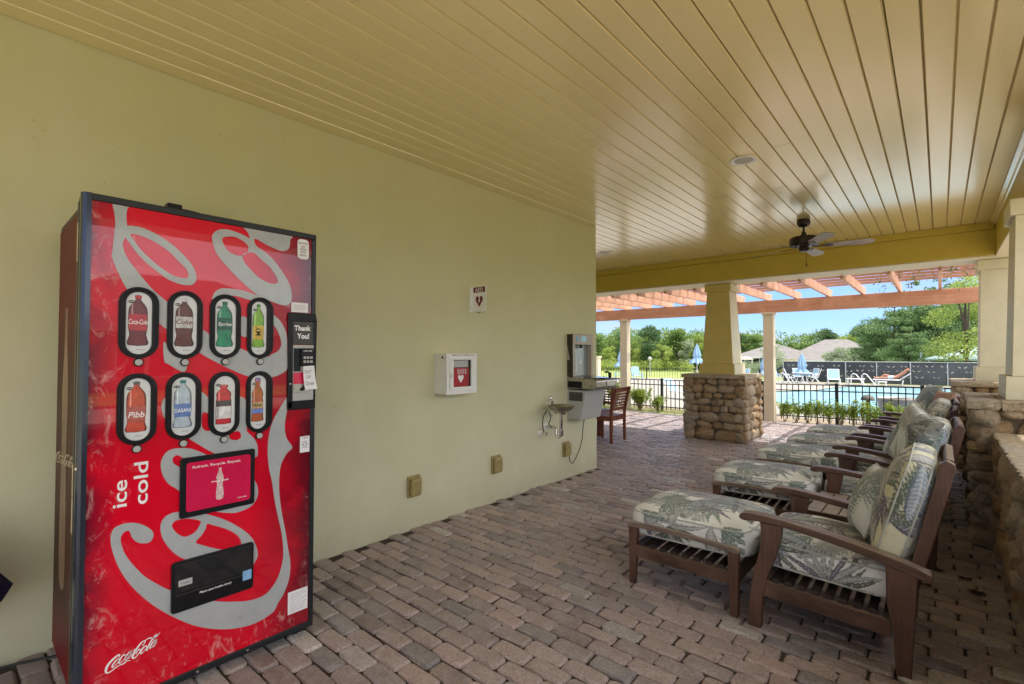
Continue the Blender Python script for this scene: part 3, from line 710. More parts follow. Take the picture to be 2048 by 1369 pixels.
ART={'s1':[[(438,736),(473,732),(509,711),(534,682),(537,659),(526,641),(505,642),(484,653),(468,675),(461,699),(452,706),(441,701),(433,685),(435,660),(443,629),(457,597),(481,555),(512,509),(556,462),(600,422),(682,360),(765,317),(820,293),(888,270),(944,263),(987,273),(1027,315),(1049,369),(1058,420),(1056,475),(1048,539),(1032,612),(1015,696),(1001,789),(986,861),(980,938),(985,1013),(1004,1081),(1038,1141),(1074,1191),(1071,1131),(1061,1075),(1060,1025),(1071,981),(1097,938),(1069,911),(1044,865),(1036,817),(1035,747),(1043,669),(1054,603),(1069,528),(1082,444),(1092,386),(1092,332),(1081,281),(1059,235),(1036,205),(1018,175),(974,158),(917,152),(855,162),(796,182),(732,214),(672,255),(602,318),(541,384),(492,450),(456,510),(428,572),(410,633),(402,678),(404,708),(413,727)]],'s2':[[(624,738),(596,738),(574,727),(562,704),(562,671),(572,636),(592,597),(621,559),(656,528),(742,463),(872,412),(914,421),(931,437),(941,464),(934,503),(916,545),(884,587),(836,632),(790,667),(735,699),(677,723)],[(601,690),(614,704),(648,703),(684,691),(705,677),(699,658),(684,638),(661,629),(643,630),(620,649),(605,673)],[(730,660),(758,646),(803,620),(843,587),(864,556),(865,527),(824,528),(791,532),(759,547),(722,569),(688,593),(709,617),(724,641)]],'s3':[[(710,969),(666,994),(633,1002),(597,1003),(574,990),(560,962),(559,930),(569,892),(589,858),(620,829),(696,737),(776,700),(805,690),(841,681),(878,684),(910,696),(932,721),(939,754),(933,789),(919,815),(870,868),(779,923)],[(599,962),(608,973),(621,972),(650,944),(656,900),(619,928),(603,943)]],'s4':[[(582,1223),(566,1215),(557,1188),(561,1155),(575,1122),(607,1090),(644,1053),(665,1031),(699,1003),(733,976),(769,953),(842,927),(924,916),(935,938),(932,975),(916,1008),(893,1034),(886,1051),(886,1141),(882,1182),(858,1202),(793,1209),(730,1208),(704,1232),(641,1257),(597,1247)],[(813,1037),(850,1047),(862,1020),(846,1007),(818,1014)],[(705,1142),(732,1130),(735,1064),(706,1079)]],'s5':[[(391,1988),(441,1991),(434,1965),(432,1933),(435,1900),(434,1867),(425,1843),(422,1829),(426,1803),(440,1770),(462,1737),(492,1696),(522,1658),(553,1629),(577,1607),(658,1532),(705,1500),(745,1472),(813,1438),(855,1422),(884,1409),(964,1383),(995,1396),(1021,1410),(1037,1437),(1034,1469),(1020,1507),(996,1544),(982,1585),(998,1586),(1036,1550),(1063,1491),(1067,1399),(1068,1326),(1038,1300),(996,1286),(935,1287),(885,1295),(814,1328),(759,1359),(696,1399),(676,1427),(639,1460),(574,1498),(545,1522),(483,1582),(439,1650),(420,1688),(402,1734),(390,1771),(391,1798),(395,1860),(398,1904),(394,1947)]],'s6':[[(433,1899),(460,1905),(489,1902),(534,1885),(581,1856),(622,1820),(655,1782),(672,1746),(675,1717),(664,1696),(644,1689),(615,1691),(575,1705),(536,1733),(498,1765),(469,1797),(447,1829),(427,1865)],[(446,1871),(467,1873),(497,1865),(535,1848),(574,1822),(610,1785),(635,1760),(645,1737),(641,1720),(623,1718),(591,1724),(551,1749),(513,1781),(479,1816),(457,1849)]],'s7':[[(737,1883),(732,1912),(741,1933),(761,1949),(793,1956),(830,1952),(868,1941),(887,1933),(880,1957),(858,1978),(834,1992),(814,1999),(1066,1986),(1075,1957),(1072,1923),(1059,1904),(1032,1897),(989,1907),(948,1921),(911,1935),(915,1905),(948,1886),(990,1855),(1027,1812),(1060,1766),(1080,1724),(1086,1675),(1078,1646),(1056,1634),(1024,1637),(982,1650),(941,1662),(900,1690),(851,1732),(809,1773),(776,1809),(749,1845)],[(773,1909),(788,1922),(821,1928),(854,1918),(878,1901),(883,1881),(874,1859),(850,1846),(826,1847),(798,1860),(780,1885)],[(860,1854),(903,1869),(939,1842),(980,1811),(1009,1771),(1017,1745),(1002,1732),(970,1737),(929,1756),(894,1789),(865,1821)]],'s8':[[(736,1637),(747,1670),(769,1687),(796,1691),(842,1690),(881,1683),(920,1671),(961,1659),(931,1635),(901,1643),(872,1651),(848,1657),(810,1660),(765,1647)]],'s9':[[(851,1562),(882,1558),(893,1481),(854,1485)]],'s10':[[(561,1444),(575,1435),(640,1379),(636,1321),(580,1354),(564,1370)]]}
LG = MB
for k in ART:
    loops = [[(a/1000, b/1000) for a, b in L] for L in ART[k]]
    lim = lambda p: (min(max(p[0], .3285), 1.185), min(p[1], 1.978))
    flat('script_lettering', [[lim(p) for p in smoothloop(loops[0], 4)]]+[smoothloop(L, 4) for L in loops[1:]], face(.0012+.0001*int(k[1:])), M['silver'], panel)
# small script logo : strokes of varying width
def strokes(name, S, fn, mat, parent, h=0):
    V = []; F = []
    for st in S:
        P = np.array([(p[0], p[1]) for p in st], float); W_ = np.array([p[2] for p in st], float)
        t = np.linspace(0, len(P)-1, (len(P)-1)*4+1); i = np.arange(len(P))
        # catmull-rom resample
        Q = []
        for tt in t:
            j = min(int(tt), len(P)-2); f_ = tt-j; p0 = P[max(j-1, 0)]; p1 = P[j]; p2 = P[j+1]; p3 = P[min(j+2, len(P)-1)]
            Q.append(.5*((2*p1)+(-p0+p2)*f_+(2*p0-5*p1+4*p2-p3)*f_**2+(-p0+3*p1-3*p2+p3)*f_**3))
        Q = np.array(Q); w_ = np.interp(t, i, W_)
        D = np.gradient(Q, axis=0); D /= np.maximum(np.linalg.norm(D, axis=1), 1e-9)[:, None]; Nn = np.c_[-D[:, 1], D[:, 0]]*w_[:, None]/2
        n0 = len(V); L_ = Q+Nn; R_ = Q-Nn
        for a, b in zip(L_, R_): V.append(fn(*a)); V.append(fn(*b))
        for q in range(len(Q)-1): F.append((n0+2*q, n0+2*q+1, n0+2*q+3, n0+2*q+2))
    me = bpy.data.meshes.new(name); me.from_pydata([tuple(v) for v in V], [], F); me.update()
    return link_mesh(name, me, mat, parent)
# traced in a 2048x1317 frame; (x, y, pen width)
LOGO = [[(545,690,30),(580,640,45),(540,615,60),(420,680,80),(290,790,90),(220,900,90),(200,1010,75),(240,1075,50),(330,1070,40),(450,1010,40),(580,960,40),(700,950,55),(780,900,45),(900,925,10)],
 [(560,720,30),(480,770,55),(390,880,60),(380,950,50),(440,940,30),(540,840,30),(570,740,30),(530,720,30)],
 [(700,700,40),(740,670,35),(680,670,50),(600,760,60),(560,860,55),(590,900,40),(680,840,25),(760,760,20)],
 [(880,620,40),(800,690,50),(730,800,50),(740,850,35),(830,780,25),(900,650,35),(930,620,40),(860,740,55),(810,820,50),(840,830,30),(930,720,20)],
 [(970,625,30),(1025,590,35)],
 [(1240,560,50),(1300,500,35),(1320,430,35),(1240,430,50),(1130,530,75),(1010,690,80),(950,820,75),(980,885,60),(1060,860,40),(1150,770,35),(1180,690,35),(1130,650,40),(1060,740,40),(1050,790,15)],
 [(1330,410,35),(1450,385,45),(1560,420,50),(1680,400,40),(1780,280,15)],
 [(1350,600,40),(1260,640,60),(1190,760,60),(1200,820,40),(1290,770,25),(1370,650,30),(1350,600,25)],
 [(1670,320,40),(1580,400,55),(1480,540,60),(1400,680,60),(1360,770,45),(1430,740,20)],
 [(1670,310,30),(1660,360,30),(1560,480,25)],
 [(1640,510,40),(1560,560,60),(1470,690,55),(1480,740,35),(1570,670,25),(1650,540,30),(1690,500,35),(1610,620,50),(1560,700,50),(1590,715,30),(1680,600,18)]]
# un-slant the traced frame back onto the flat panel (left 0.395..right 0.566 m)
def logo_uv(x, y): 
    u = (x-200)/1580; return (.395+u*.171, .183+(1090-y-u*520)/1317*.155+u*.052)
strokes('brand_script', [[(*logo_uv(a, b), c/1580*.171*.85) for a, b, c in st] for st in LOGO], face(.0014), M['whiteink'], panel)
# the same script, faded, on the side panel with a bottle silhouette above
def side_fn(a, b): return (-3.075+a*.42, .3138, .865+b*1.6)
strokes('side_script', [[((q[0]-.395)/.171, (q[1]-.183)/.155, c/1580*.8) for q, c in [(logo_uv(a, b_), c_) for a, b_, c_ in st]] for st in LOGO], lambda a, b: (-3.09+a*.50, .3138, .90+b*.16), M['lace'], vm)
bot = [(-.10, 0), (-.11, .3), (-.085, .55), (-.11, .75), (-.10, .85), (-.05, 1.0), (-.038, 1.12), (-.042, 1.15), (.042, 1.15), (.038, 1.12), (.05, 1.0), (.10, .85), (.11, .75), (.085, .55), (.11, .3), (.10, 0)]
botm = simple('faded_bottle_print', (.22, .13, .075), .4, .5, 9, stretch=(1, 1, .3))
flat('side_bottle_print', [[(-2.86+a*.75, .42+b*1.02) for a, b in bot]], lambda a, b: (a, .3141, b), botm, vm, 3)
# ice cold
text('ice_lettering', 'ice', fuv(.0014, .407, .802), .043, .104, M['whiteink'], panel, .012, True)
text('cold_lettering', 'cold', fuv(.0014, .470, .799), .047, .168, M['whiteink'], panel, .012, True)
def stad(u0, u1, v0, v1, n=14):
    r = (u1-u0)/2; c = (u0+u1)/2; P = [(c+r*math.cos(t), v1-r+r*math.sin(t)) for t in np.linspace(0, PI, n)]
    return P+[(c+r*math.cos(t), v0+r+r*math.sin(t)) for t in np.linspace(PI, 2*PI, n)]
BOT = {'soda': [(-.5,0),(-.5,.12),(-.44,.2),(-.46,.28),(-.5,.34),(-.5,.66),(-.42,.78),(-.2,.88),(-.14,.92),(-.16,.94),(-.16,1),(.16,1),(.16,.94),(.14,.92),(.2,.88),(.42,.78),(.5,.66),(.5,.34),(.46,.28),(.44,.2),(.5,.12),(.5,0)],
 'round': [(-.42,0),(-.5,.04),(-.5,.1),(-.44,.12),(-.5,.14),(-.5,.6),(-.44,.66),(-.48,.7),(-.46,.8),(-.3,.87),(-.2,.9),(-.25,.93),(-.25,1),(.25,1),(.25,.93),(.2,.9),(.3,.87),(.46,.8),(.48,.7),(.44,.66),(.5,.6),(.5,.14),(.44,.12),(.5,.1),(.5,.04),(.42,0)],
 'tea': [(-.48,0),(-.5,.1),(-.5,.48),(-.42,.52),(-.5,.6),(-.44,.7),(-.24,.8),(-.2,.86),(-.24,1),(.24,1),(.2,.86),(.24,.8),(.44,.7),(.5,.6),(.42,.52),(.5,.48),(.5,.1),(.48,0)]}
plate = simple('window_card', (.66, .68, .70), .35, .05, 20, coat=.7)
def C3(n, c): return simple(n, c, .3, .25, 40, coat=.6)
kinds = [('soda', C3('cola_bottle', (.16, .03, .04)), C3('red_cap', (.5, .02, .02)), [(.3, .62, C3('cola_label', (.45, .03, .05)))], [('Coca-Cola', .02, .42, .96, .1, 'whiteink', 0)]),
 ('soda', C3('diet_bottle', (.12, .035, .03)), C3('silver_cap', (.6, .6, .6)), [(.38, .62, C3('silver_label', (.55, .55, .56)))], [('Coke', .05, .46, .9, .1, 'maroon', 0)]),
 ('soda', C3('green_bottle', (.02, .25, .13)), C3('green_cap', (.0, .13, .07)), [(.36, .64, C3('deep_green_label', (.005, .10, .06)))], [('Sprite', .06, .44, .88, .1, 'whiteink', 0)]),
 ('soda', C3('lime_bottle', (.20, .42, .03)), C3('lime_cap', (.03, .2, .03)), [(.18, .5, C3('yellow_label', (.60, .42, .05)))], [('MY', .25, .27, .5, .2, 'ink', 1)]),
 ('soda', C3('orange_red_bottle', (.52, .07, .04)), C3('grey_cap', (.12, .12, .13)), [(.2, .5, C3('brick_label', (.40, .08, .06)))], [('Pibb', .08, .28, .84, .12, 'whiteink', 0)]),
 ('soda', C3('clear_bottle', (.42, .50, .60)), C3('teal_cap', (.02, .22, .18)), [(.22, .5, C3('blue_label', (.10, .20, .50)))], [('DASANI', .05, .32, .9, .08, 'whiteink', 0)]),
 ('round', C3('red_bottle', (.55, .03, .05)), C3('pale_cap', (.5, .1, .1)), [(.14, .45, C3('white_label', (.66, .66, .66))), (.45, .6, C3('black_label', (.05, .05, .055)))], [('vitaminwater', .06, .16, .12, .42, 'ink', 1)]),
 ('tea', C3('amber_bottle', (.42, .10, .03)), C3('violet_cap', (.22, .18, .5)), [(.30, .44, C3('tan_label', (.5, .34, .14))), (.18, .29, C3('blue_band', (.12, .2, .55)))], [('PEAK', .08, .33, .84, .08, 'ink', 0)])]
wins = [(.412, .543, 1.379, 1.664, .435, .520), (.571, .700, 1.377, 1.664, .592, .679), (.727, .853, 1.377, 1.663, .748, .833), (.880, .997, 1.376, 1.662, .899, .967),
        (.412, .541, 1.037, 1.321, .434, .520), (.570, .699, 1.037, 1.320, .591, .678), (.727, .852, 1.033, 1.319, .748, .833), (.880, .997, 1.031, 1.317, .899, .968)]
for (u0, u1, v0, v1, i0, i1), (shape, bmat, cmat, labs, words) in zip(wins, kinds):
    w_ = u1-u0; iw = i1-i0; j0 = v0+.017; j1 = v1-.020
    ring = flat('selection_window', [stad(u0, u1, v0, v1), stad(i0, i1, j0, j1)], face(.009), M['black'], panel)
    # give the bezel a rounded rim: outer and inner walls
    o_, n_ = stad(u0, u1, v0, v1), 28; bz = MB()
    for A, s0 in ((stad(u0, u1, v0, v1), 1), (stad(i0, i1, j0, j1), -1)):
        c = ((A[0][0]+A[13][0])/2)
        V = [(XF+.0005, a, b) for a, b in A]+[(XF+.009, a, b) for a, b in A]
        bz.add(V, [(k, (k+1) % 28, 28+(k+1) % 28, 28+k) for k in range(28)])
    um = (u0+u1)/2
    bz.tube([(XF+.008, a, b) for a, b in stad(u0+.008, u1-.008, v0+.008, v1-.008)]+[(XF+.008, u1-.008, v1-.008-(w_-.016)/2)], .0045, 6)
    bz.build('bezel_rim', M['black'], ring)
    flat('window_card', [stad(i0+.0003, i1-.0003, j0+.0003, j1-.0003)], face(.003), plate, ring)
    cx = (i0+i1)/2-.003; bw_ = iw*.74; bh = (j1-j0)*.80; b0 = j0+(j1-j0)*.145
    if shape == 'round': bh *= .87
    dk = bmat.copy(); dk.name = bmat.name+'_edge'  # shaded edge and highlight of the bottle put into material copies
    for nd in dk.node_tree.nodes:
        if nd.type == 'VALTORGB':
            for e in nd.color_ramp.elements: e.color = [c*.35 for c in e.color[:3]]+[1]
    lt_ = bmat.copy(); lt_.name = bmat.name+'_glint'
    for nd in lt_.node_tree.nodes:
        if nd.type == 'VALTORGB':
            for e in nd.color_ramp.elements: e.color = [min(1, c*1.3+.22) for c in e.color[:3]]+[1]
    flat('bottle_print', [[(cx+a*bw_, b0+b*bh) for a, b in BOT[shape]]], face(.0035), dk, ring, 2)
    flat('bottle_print_body', [[(cx+(a*.84-.02)*bw_, b0+.012*bh+b*bh*.975) for a, b in BOT[shape]]], face(.0038), bmat, ring, 2)
    flat('bottle_glint', [[(cx+(-.30+.0*b)*bw_+.045*bw_*math.cos(t), b0+(.32+.28*0+.27*math.sin(t)+.30)*bh) for t in np.linspace(0, 2*PI, 14, endpoint=False) for b in (0,)]], face(.0040), lt_, ring)
    flat('bottle_cap_print', [[(cx+a*bw_, b0+b*bh) for a, b in ((-.17, .935), (-.17, 1.0), (.17, 1.0), (.17, .935))]], face(.0041), cmat, ring)
    for a, b, lm in labs: flat('bottle_label', [[(cx-bw_*.47, b0+a*bh), (cx+bw_*.47, b0+a*bh), (cx+bw_*.47, b0+b*bh), (cx-bw_*.47, b0+b*bh)]], face(.0042+.0003*(a < .2)), lm, ring)
    for s_, a, b, ww, hh, mt, rot in words:
        text('bottle_lettering', s_, fuv(.0049, cx-bw_/2+a*bw_, b0+b*bh), ww*bw_, hh*bh, M[mt], ring, .01, bool(rot), 0 if s_ in ('MY', 'DASANI', 'PEAK') else .25)
    pe = [(i0+.018+.011*math.cos(t), j1-.040+.006*math.sin(t)) for t in np.linspace(0, 2*PI, 16, endpoint=False)]
    flat('price_badge', [pe], face(.0041), M['ink'], ring)
    text('price_lettering', '$2.00', fuv(.0046, i0+.010, j1-.0425), .016, .005, M['whiteink'], ring, .01)
    text('size_lettering', '20 fl oz', fuv(.0046, cx-.004, j0+.016), .026, .005, M['ink'], ring)
    # button below
    bt = MB().lathe([(.0165, 0), (.0165, .010), (.014, .012)], (XF, um, v0-.015), 20, Matrix.Rotation(PI/2, 3, 'Y')).build('button_ring', M['black'], ring)
    MB().lathe([(.0128, .010), (.0128, .015), (.011, .017), (.001, .0175)], (XF, um, v0-.015), 20, Matrix.Rotation(PI/2, 3, 'Y')).build('button', M['lightgrey'], ring)
def rrect(u0, u1, v0, v1, r, n=5):
    P = []
    for cx, cy, s in ((u1-r, v1-r, 0), (u0+r, v1-r, 1), (u0+r, v0+r, 2), (u1-r, v0+r, 3)):
        for k in range(n): t = (s+k/(n-1))*PI/2; P.append((cx+r*math.cos(t), cy+r*math.sin(t)))
    return P
def xpr(a, b, d): return (XF+d, a, b)
# advert screen
fr = MB().prism(rrect(.624, .919, .708, .960, .010), xpr, .001, .014).build('advert_frame', M['black'], panel, .003)
pink = simple('advert_card', (.62, .008, .07), .25, .08, 9, coat=.8)
flat('advert_card', [rrect(.646, .899, .732, .938, .012)], face(.0148), pink, fr)
text('advert_lettering', 'Refresh. Recycle. Repeat.', fuv(.0154, .668, .908), .19, .014, M['whiteink'], fr, .006)
flat('advert_bottle', [[(.773+a*.13, .762+b*.118) for a, b in bot]], face(.0152), simple('advert_bottle', (.75, .45, .45), .4, .6, 160), fr, 2)
text('advert_motto', 'give it back', fuv(.0160, .738, .836), .07, .010, M['whiteink'], fr, .02)
text('advert_brand', 'Coca-Cola', fuv(.0154, .845, .748), .038, .006, M['whiteink'], fr, .01)
# delivery port
dp = MB()
dp.prism(rrect(.599, .918, .325, .534, .014), xpr, .001, .016)
port = dp.build('delivery_port', M['black'], panel, .004)
MB().prism(rrect(.609, .908, .405, .524, .008), xpr, .0162, .0185).build('delivery_flap', M['glass'], port, .002)
MB().prism(rrect(.612, .905, .395, .399, .0015), xpr, .016, .0175).build('flap_lip', M['darkgrey'], port)
text('port_lettering', 'Please open bottles slowly', fuv(.0172, .70, .375), .125, .012, M['whiteink'], port, .01, shear=.2)
flat('energy_sticker', [rrect(.870, .907, .372, .415, .002)], face(.0196), simple('light_blue_sticker', (.22, .42, .66), .4, .2, 30), port)
flat('coin_return', [rrect(.622, .672, .432, .458, .003)], face(.0192), M['lightgrey'], port)
text('coin_return_lettering', 'Change', fuv(.0198, .632, .439), .032, .009, M['ink'], port)
# payment panel
cf = MB().box(XF-.002, XF+.011, 1.067, 1.092, 1.128, 1.562).box(XF-.002, XF+.011, 1.067, 1.2082, 1.562, 1.600).box(XF-.002, XF+.011, 1.067, 1.2082, 1.122, 1.165).box(XF-.002, XF+.011, 1.198, 1.2082, 1.165, 1.562).build('payment_frame', M['black'], panel, .004)
MB().box(XF+.001, XF+.006, 1.092, 1.198, 1.445, 1.562).build('thank_you_card', simple('dark_olive_card', (.028, .028, .02), .35), cf)
text('thank_lettering', 'Thank', fuv(.0066, 1.098, 1.512), .084, .026, M['whiteink'], cf, .03)
text('you_lettering', 'You!', fuv(.0066, 1.112, 1.472), .062, .028, M['whiteink'], cf, .03)
MB().box(XF+.001, XF+.008, 1.092, 1.198, 1.165, 1.441).build('payment_plate', M['lightgrey'], cf, .002)
MB().box(XF+.008, XF+.0095, 1.095, 1.130, 1.31, 1.425).build('dark_recess', M['glass'], cf)
MB().box(XF+.008, XF+.026, 1.128, 1.192, 1.335, 1.425).build('card_reader', M['black'], cf, .005)
text('reader_lettering', 'CREDIT DEBIT', fuv(.0266, 1.136, 1.408), .046, .007, M['whiteink'], cf, .01)
kp = MB()
for i in range(3):
    for j in range(2): kp.box(XF+.026, XF+.0275, 1.137+.017*i, 1.149+.017*i, 1.352+.02*j, 1.364+.02*j)
kp.build('reader_keys', M['lightgrey'], cf)
MB().box(XF+.008, XF+.010, 1.094, 1.196, 1.248, 1.305).build('red_card', pink, cf)
MB().box(XF+.008, XF+.013, 1.096, 1.172, 1.205, 1.240).build('lock_plate', M['steel'], cf, .001)
MB().lathe([(.009, 0), (.009, .006), (.001, .0062)], (XF+.013, 1.137, 1.222), 16, Matrix.Rotation(PI/2, 3, 'Y')).build('lock', M['black'], cf)
MB().ell((XF+.011, 1.080, 1.25), (.004, .005, .005), 8, 5).build('frame_screw', M['chrome'], cf)
# stickers
def sticker(u0, u1, v0, v1, lines, mt='ink', r=.002, head=None):
    s_ = flat('sticker', [rrect(u0, u1, v0, v1, r)], face(.0024), M['paper'], panel); L_ = MB()
    for i in range(lines):
        v = v1-(v1-v0)*(i+1.6)/(lines+2); ww = (u1-u0)*random.uniform(.55, .82); L_.add([(XF+.0028, u0+.12*(u1-u0), v), (XF+.0028, u0+.12*(u1-u0)+ww, v), (XF+.0028, u0+.12*(u1-u0)+ww, v+.0018), (XF+.0028, u0+.12*(u1-u0), v+.0018)], [(0, 1, 2, 3)])
    if lines: L_.build('fine_print', simple('grey_print', (.3, .3, .32), .8), s_)
    return s_
s_ = sticker(1.112, 1.170, 1.872, 1.972, 0, r=.018)
for wd, v, mt, hh in (('BALANCE', 1.948, 'maroon', .009), ('EAT', 1.930, 'maroon', .009), ('DRINK', 1.917, 'maroon', .009), ('& DO', 1.904, 'ink', .009), ('(EGO)', 1.885, 'ink', .012)):
    text('sticker_lettering', wd, fuv(.003, 1.141-len(wd)*.0033, v), len(wd)*.0066, hh, M[mt], s_, .01)
sticker(1.084, 1.168, 1.604, 1.652, 4); s_ = sticker(1.134, 1.183, .905, .985, 3)
text('warning_lettering', 'WARNING', fuv(.003, 1.145, .973), .03, .006, M['ink'], s_, .01)
flat('no_smoking_mark', [[(1.158+.012*math.cos(t), .945+.012*math.sin(t)) for t in np.linspace(0, 2*PI, 20, endpoint=False)], [(1.158+.0095*math.cos(t), .945+.0095*math.sin(t)) for t in np.linspace(0, 2*PI, 20, endpoint=False)]], face(.003), M['ink'], s_)
sticker(1.082, 1.180, .128, .236, 9)
# sensor and cable on top of the machine
sn = thing('sensor_box', 'small black antenna box with a cable lying on the vending machine', 'antenna', (-2.45, .6, 2.006))
MB().box(-2.48, -2.43, .575, .628, 2.012, 2.035).build('housing', M['black'], sn, .003)
MB().box(-2.475, -2.435, .58, .622, 2.0065, 2.0118).build('magnet_base', M['steel'], sn)
MB().tube([(-2.452, .628, 2.022), (-2.45, .68, 2.020), (-2.46, .74, 2.014), (-2.5, .80, 2.004), (-2.6, .86, 2.0), (-2.8, .9, 2.0)], .003, 6).build('cable', M['black'], sn)
# paper note
pn = thing('paper_note', 'handwritten out of order paper taped over the card reader', 'paper sign', (XF+.03, 1.165, 1.28))
V = []; 
for i in range(9):
    t = i/8; z = 1.338-.118*t; xo = XF+.0285-.010*math.sin(t*2.4)+.010*t
    V += [(xo, 1.134+.010*t, z-.002), (xo+.002, 1.190+.016*t, z)]
me = MB().add(V, [(2*i, 2*i+1, 2*i+3, 2*i+2) for i in range(8)]); me.build('sheet', M['paper'], pn, smooth=True)
def note(u0, v0):
    def f(a, b):
        z = v0+b; t = (1.338-z)/.118; return (XF+.0298-.010*math.sin(t*2.4)+.010*t+.001, u0+a, z)
    return f
text('out_lettering', 'OUT', note(1.143, 1.300), .034, .016, M['ink'], pn, -.01)
text('of_lettering', 'OF', note(1.152, 1.273), .022, .016, M['ink'], pn, -.01)
text('order_lettering', 'Order', note(1.149, 1.240), .044, .020, M['ink'], pn, -.01)
# ------------------------------------------------------------------ things on the wall
XW = -3.193
sg = thing('aed_sign', 'projecting white AED sign with maroon heart above the defibrillator box', 'sign', (XW, 3.08, 1.77))
MB().box(XW, XW+.003, 3.055, 3.093, 1.772, 1.998).build('wall_flange', M['white'], sg, .001)
MB().box(XW, XW+.172, 3.093, 3.097, 1.772, 2.0).build('sign_panel', M['white'], sg, .001)
def sgf(e, x0, z0): return lambda a, b: (x0+a, 3.093-e, z0+b)
flat('header_band', [[(.012, .172), (.160, .172), (.160, .220), (.012, .220)]], sgf(.0008, XW, 1.776), M['maroon'], sg)
text('aed_lettering', 'AED', sgf(.0016, XW+.035, 1.955), .098, .033, M['whiteink'], sg, .0)
hr = [(0, -.052), (.022, -.025), (.040, .0), (.043, .022), (.030, .038), (.012, .036), (0, .022), (-.012, .036), (-.030, .038), (-.043, .022), (-.040, .0), (-.022, -.025)]
flat('heart_mark', [[(a*1.05, b*1.05) for a, b in hr]], sgf(.0008, XW+.086, 1.873), M['maroon'], sg, 3)
flat('bolt_mark', [[(.006, .028), (-.014, -.002), (-.002, .0), (-.008, -.030), (.014, .006), (.003, .005), (.012, .026)]], sgf(.0016, XW+.086, 1.873), M['whiteink'], sg)
MB().box(XW+.06, XW+.11, 3.094, 3.10, 1.762, 1.7715).build('bottom_tab', M['steel'], sg)
mb = MB()
for z in (1.945, 1.812): mb.ell((XW+.003, 3.068, z), (.003, .005, .005), 8, 5)
mb.build('screw', M['steel'], sg)
ad = thing('defibrillator_cabinet', 'white wall cabinet with glass door showing the red defibrillator pouch', 'cabinet', (XW, 2.82, 1.06))
xa = XW+.158
MB().box(XW, xa-.02, 2.647, 2.99, 1.06, 1.396).build('case', M['white'], ad, .003)
ab = MB().box(xa-.0195, xa, 2.645, 2.992, 1.058, 1.096).box(xa-.0195, xa, 2.645, 2.992, 1.358, 1.398).box(xa-.0195, xa, 2.645, 2.712, 1.096, 1.358).box(xa-.0195, xa, 2.932, 2.992, 1.096, 1.358)
ab.build('front_frame', M['white'], ad, .002)
adoor = MB().box(xa-.004, xa+.004, 2.678, 2.965, 1.080, 1.118).box(xa-.004, xa+.004, 2.678, 2.965, 1.345, 1.372).box(xa-.004, xa+.004, 2.678, 2.722, 1.118, 1.345).box(xa-.004, xa+.004, 2.925, 2.965, 1.118, 1.345).build('door', M['white'], ad, .002)
MB().box(xa-.0185, xa-.0155, 2.72, 2.928, 1.115, 1.35).build('inside_back', M['glass'], adoor)
MB().box(xa-.0150, xa-.006, 2.724, 2.905, 1.12, 1.278).build('red_pouch', simple('red_pouch', (.36, .012, .02), .5), adoor, .003)
MB().box(xa-.0150, xa-.009, 2.724, 2.90, 1.282, 1.34).build('grey_tray', M['lightgrey'], adoor, .003)
flat('pouch_heart', [[(a*.72, b*.72) for a, b in hr]], lambda a, b: (xa-.0054, 2.81+a, 1.19+b), M['whiteink'], adoor, 3)
mb = MB()
for k in range(5): mb.box(xa-.0054, xa-.005, 2.775+.022*k, 2.781+.022*k, 1.225, 1.268)
mb.build('pouch_stripes', M['whiteink'], adoor)
text('cabinet_lettering', 'EMERGENCY DEFIBRILLATOR', lambda a, b: (xa+.0006, 2.705+a, 1.378+b), .26, .012, M['maroon'], ad, .01)
MB().lathe([(.009, 0), (.009, .004)], (xa-.05, 2.6445, 1.365), 12, Matrix.Rotation(PI/2, 3, 'X')).build('key_lock', M['black'], ad)
MB().box(xa, xa+.012, 2.684, 2.694, 1.20, 1.24).build('latch', M['chrome'], adoor, .002)
for (y0, z0), lab in (((2.372, .25), 'tan weatherproof outlet cover nearest the vending machine'), ((3.335, .26), 'tan weatherproof outlet cover halfway along the wall'), ((4.485, .235), 'tan weatherproof outlet cover with the black cooler cord plugged in')):
    t = thing('outlet_cover', lab, 'outlet cover', (XW, y0+.06, z0), 'tan outlet covers low on the wall')
    MB().box(XW, XW+.018, y0, y0+.125, z0, z0+.172).build('back_plate', M['outlet'], t, .008)
    MB().box(XW+.0185, XW+.062, y0+.010, y0+.112, z0+.014, z0+.156).build('bubble_cover', M['outlet'], t, .02, 3)
    MB().box(XW+.0625, XW+.066, y0+.045, y0+.085, z0+.04, z0+.13).build('raised_rib', M['outlet'], t, .0015)
# bottle filler and cooler
wc = thing('water_cooler', 'grey wall mounted bottle filler with stainless basin near the wall end', 'drinking fountain', (XW, 4.8, .65))
y0, y1 = 4.59, 5.03
bz = [(XW, .655), (XW+.175, .655), (XW+.25, .985), (XW, .985)]
MB().prism(bz, lambda a, b, d: (a, d, b), y0, y1-.015).build('cooler_body', M['lightgrey'], wc, .004)
bs = MB()
bs.prism([(XW, 1.0), (XW+.36, 1.0), (XW+.385, 1.02), (XW+.390, 1.095), (XW+.375, 1.115), (XW, 1.135)], lambda a, b, d: (a, d, b), y0-.002, y1+.012)
bs.build('basin', M['steel'], wc, .012, 3)
MB().lathe([(.15, 1.121), (.14, 1.119), (.06, 1.1165)], (XW+.235, 4.83, .006), 28).build('basin_bowl', M['chrome'], wc)
mb = MB()
for i in range(10): mb.box(XW+.03+.018*i, XW+.043+.018*i, y0-.0035, y0-.001, .865, .965)
mb.build('side_louvres', M['darkgrey'], wc)
MB().box(XW+.012, XW+.20, y0-.0045, y0-.0025, 1.012, 1.085).build('dark_grille', M['black'], wc)
MB().box(XW+.391, XW+.394, 4.80, 4.98, 1.035, 1.085).build('push_bar', M['steel'], wc, .004)
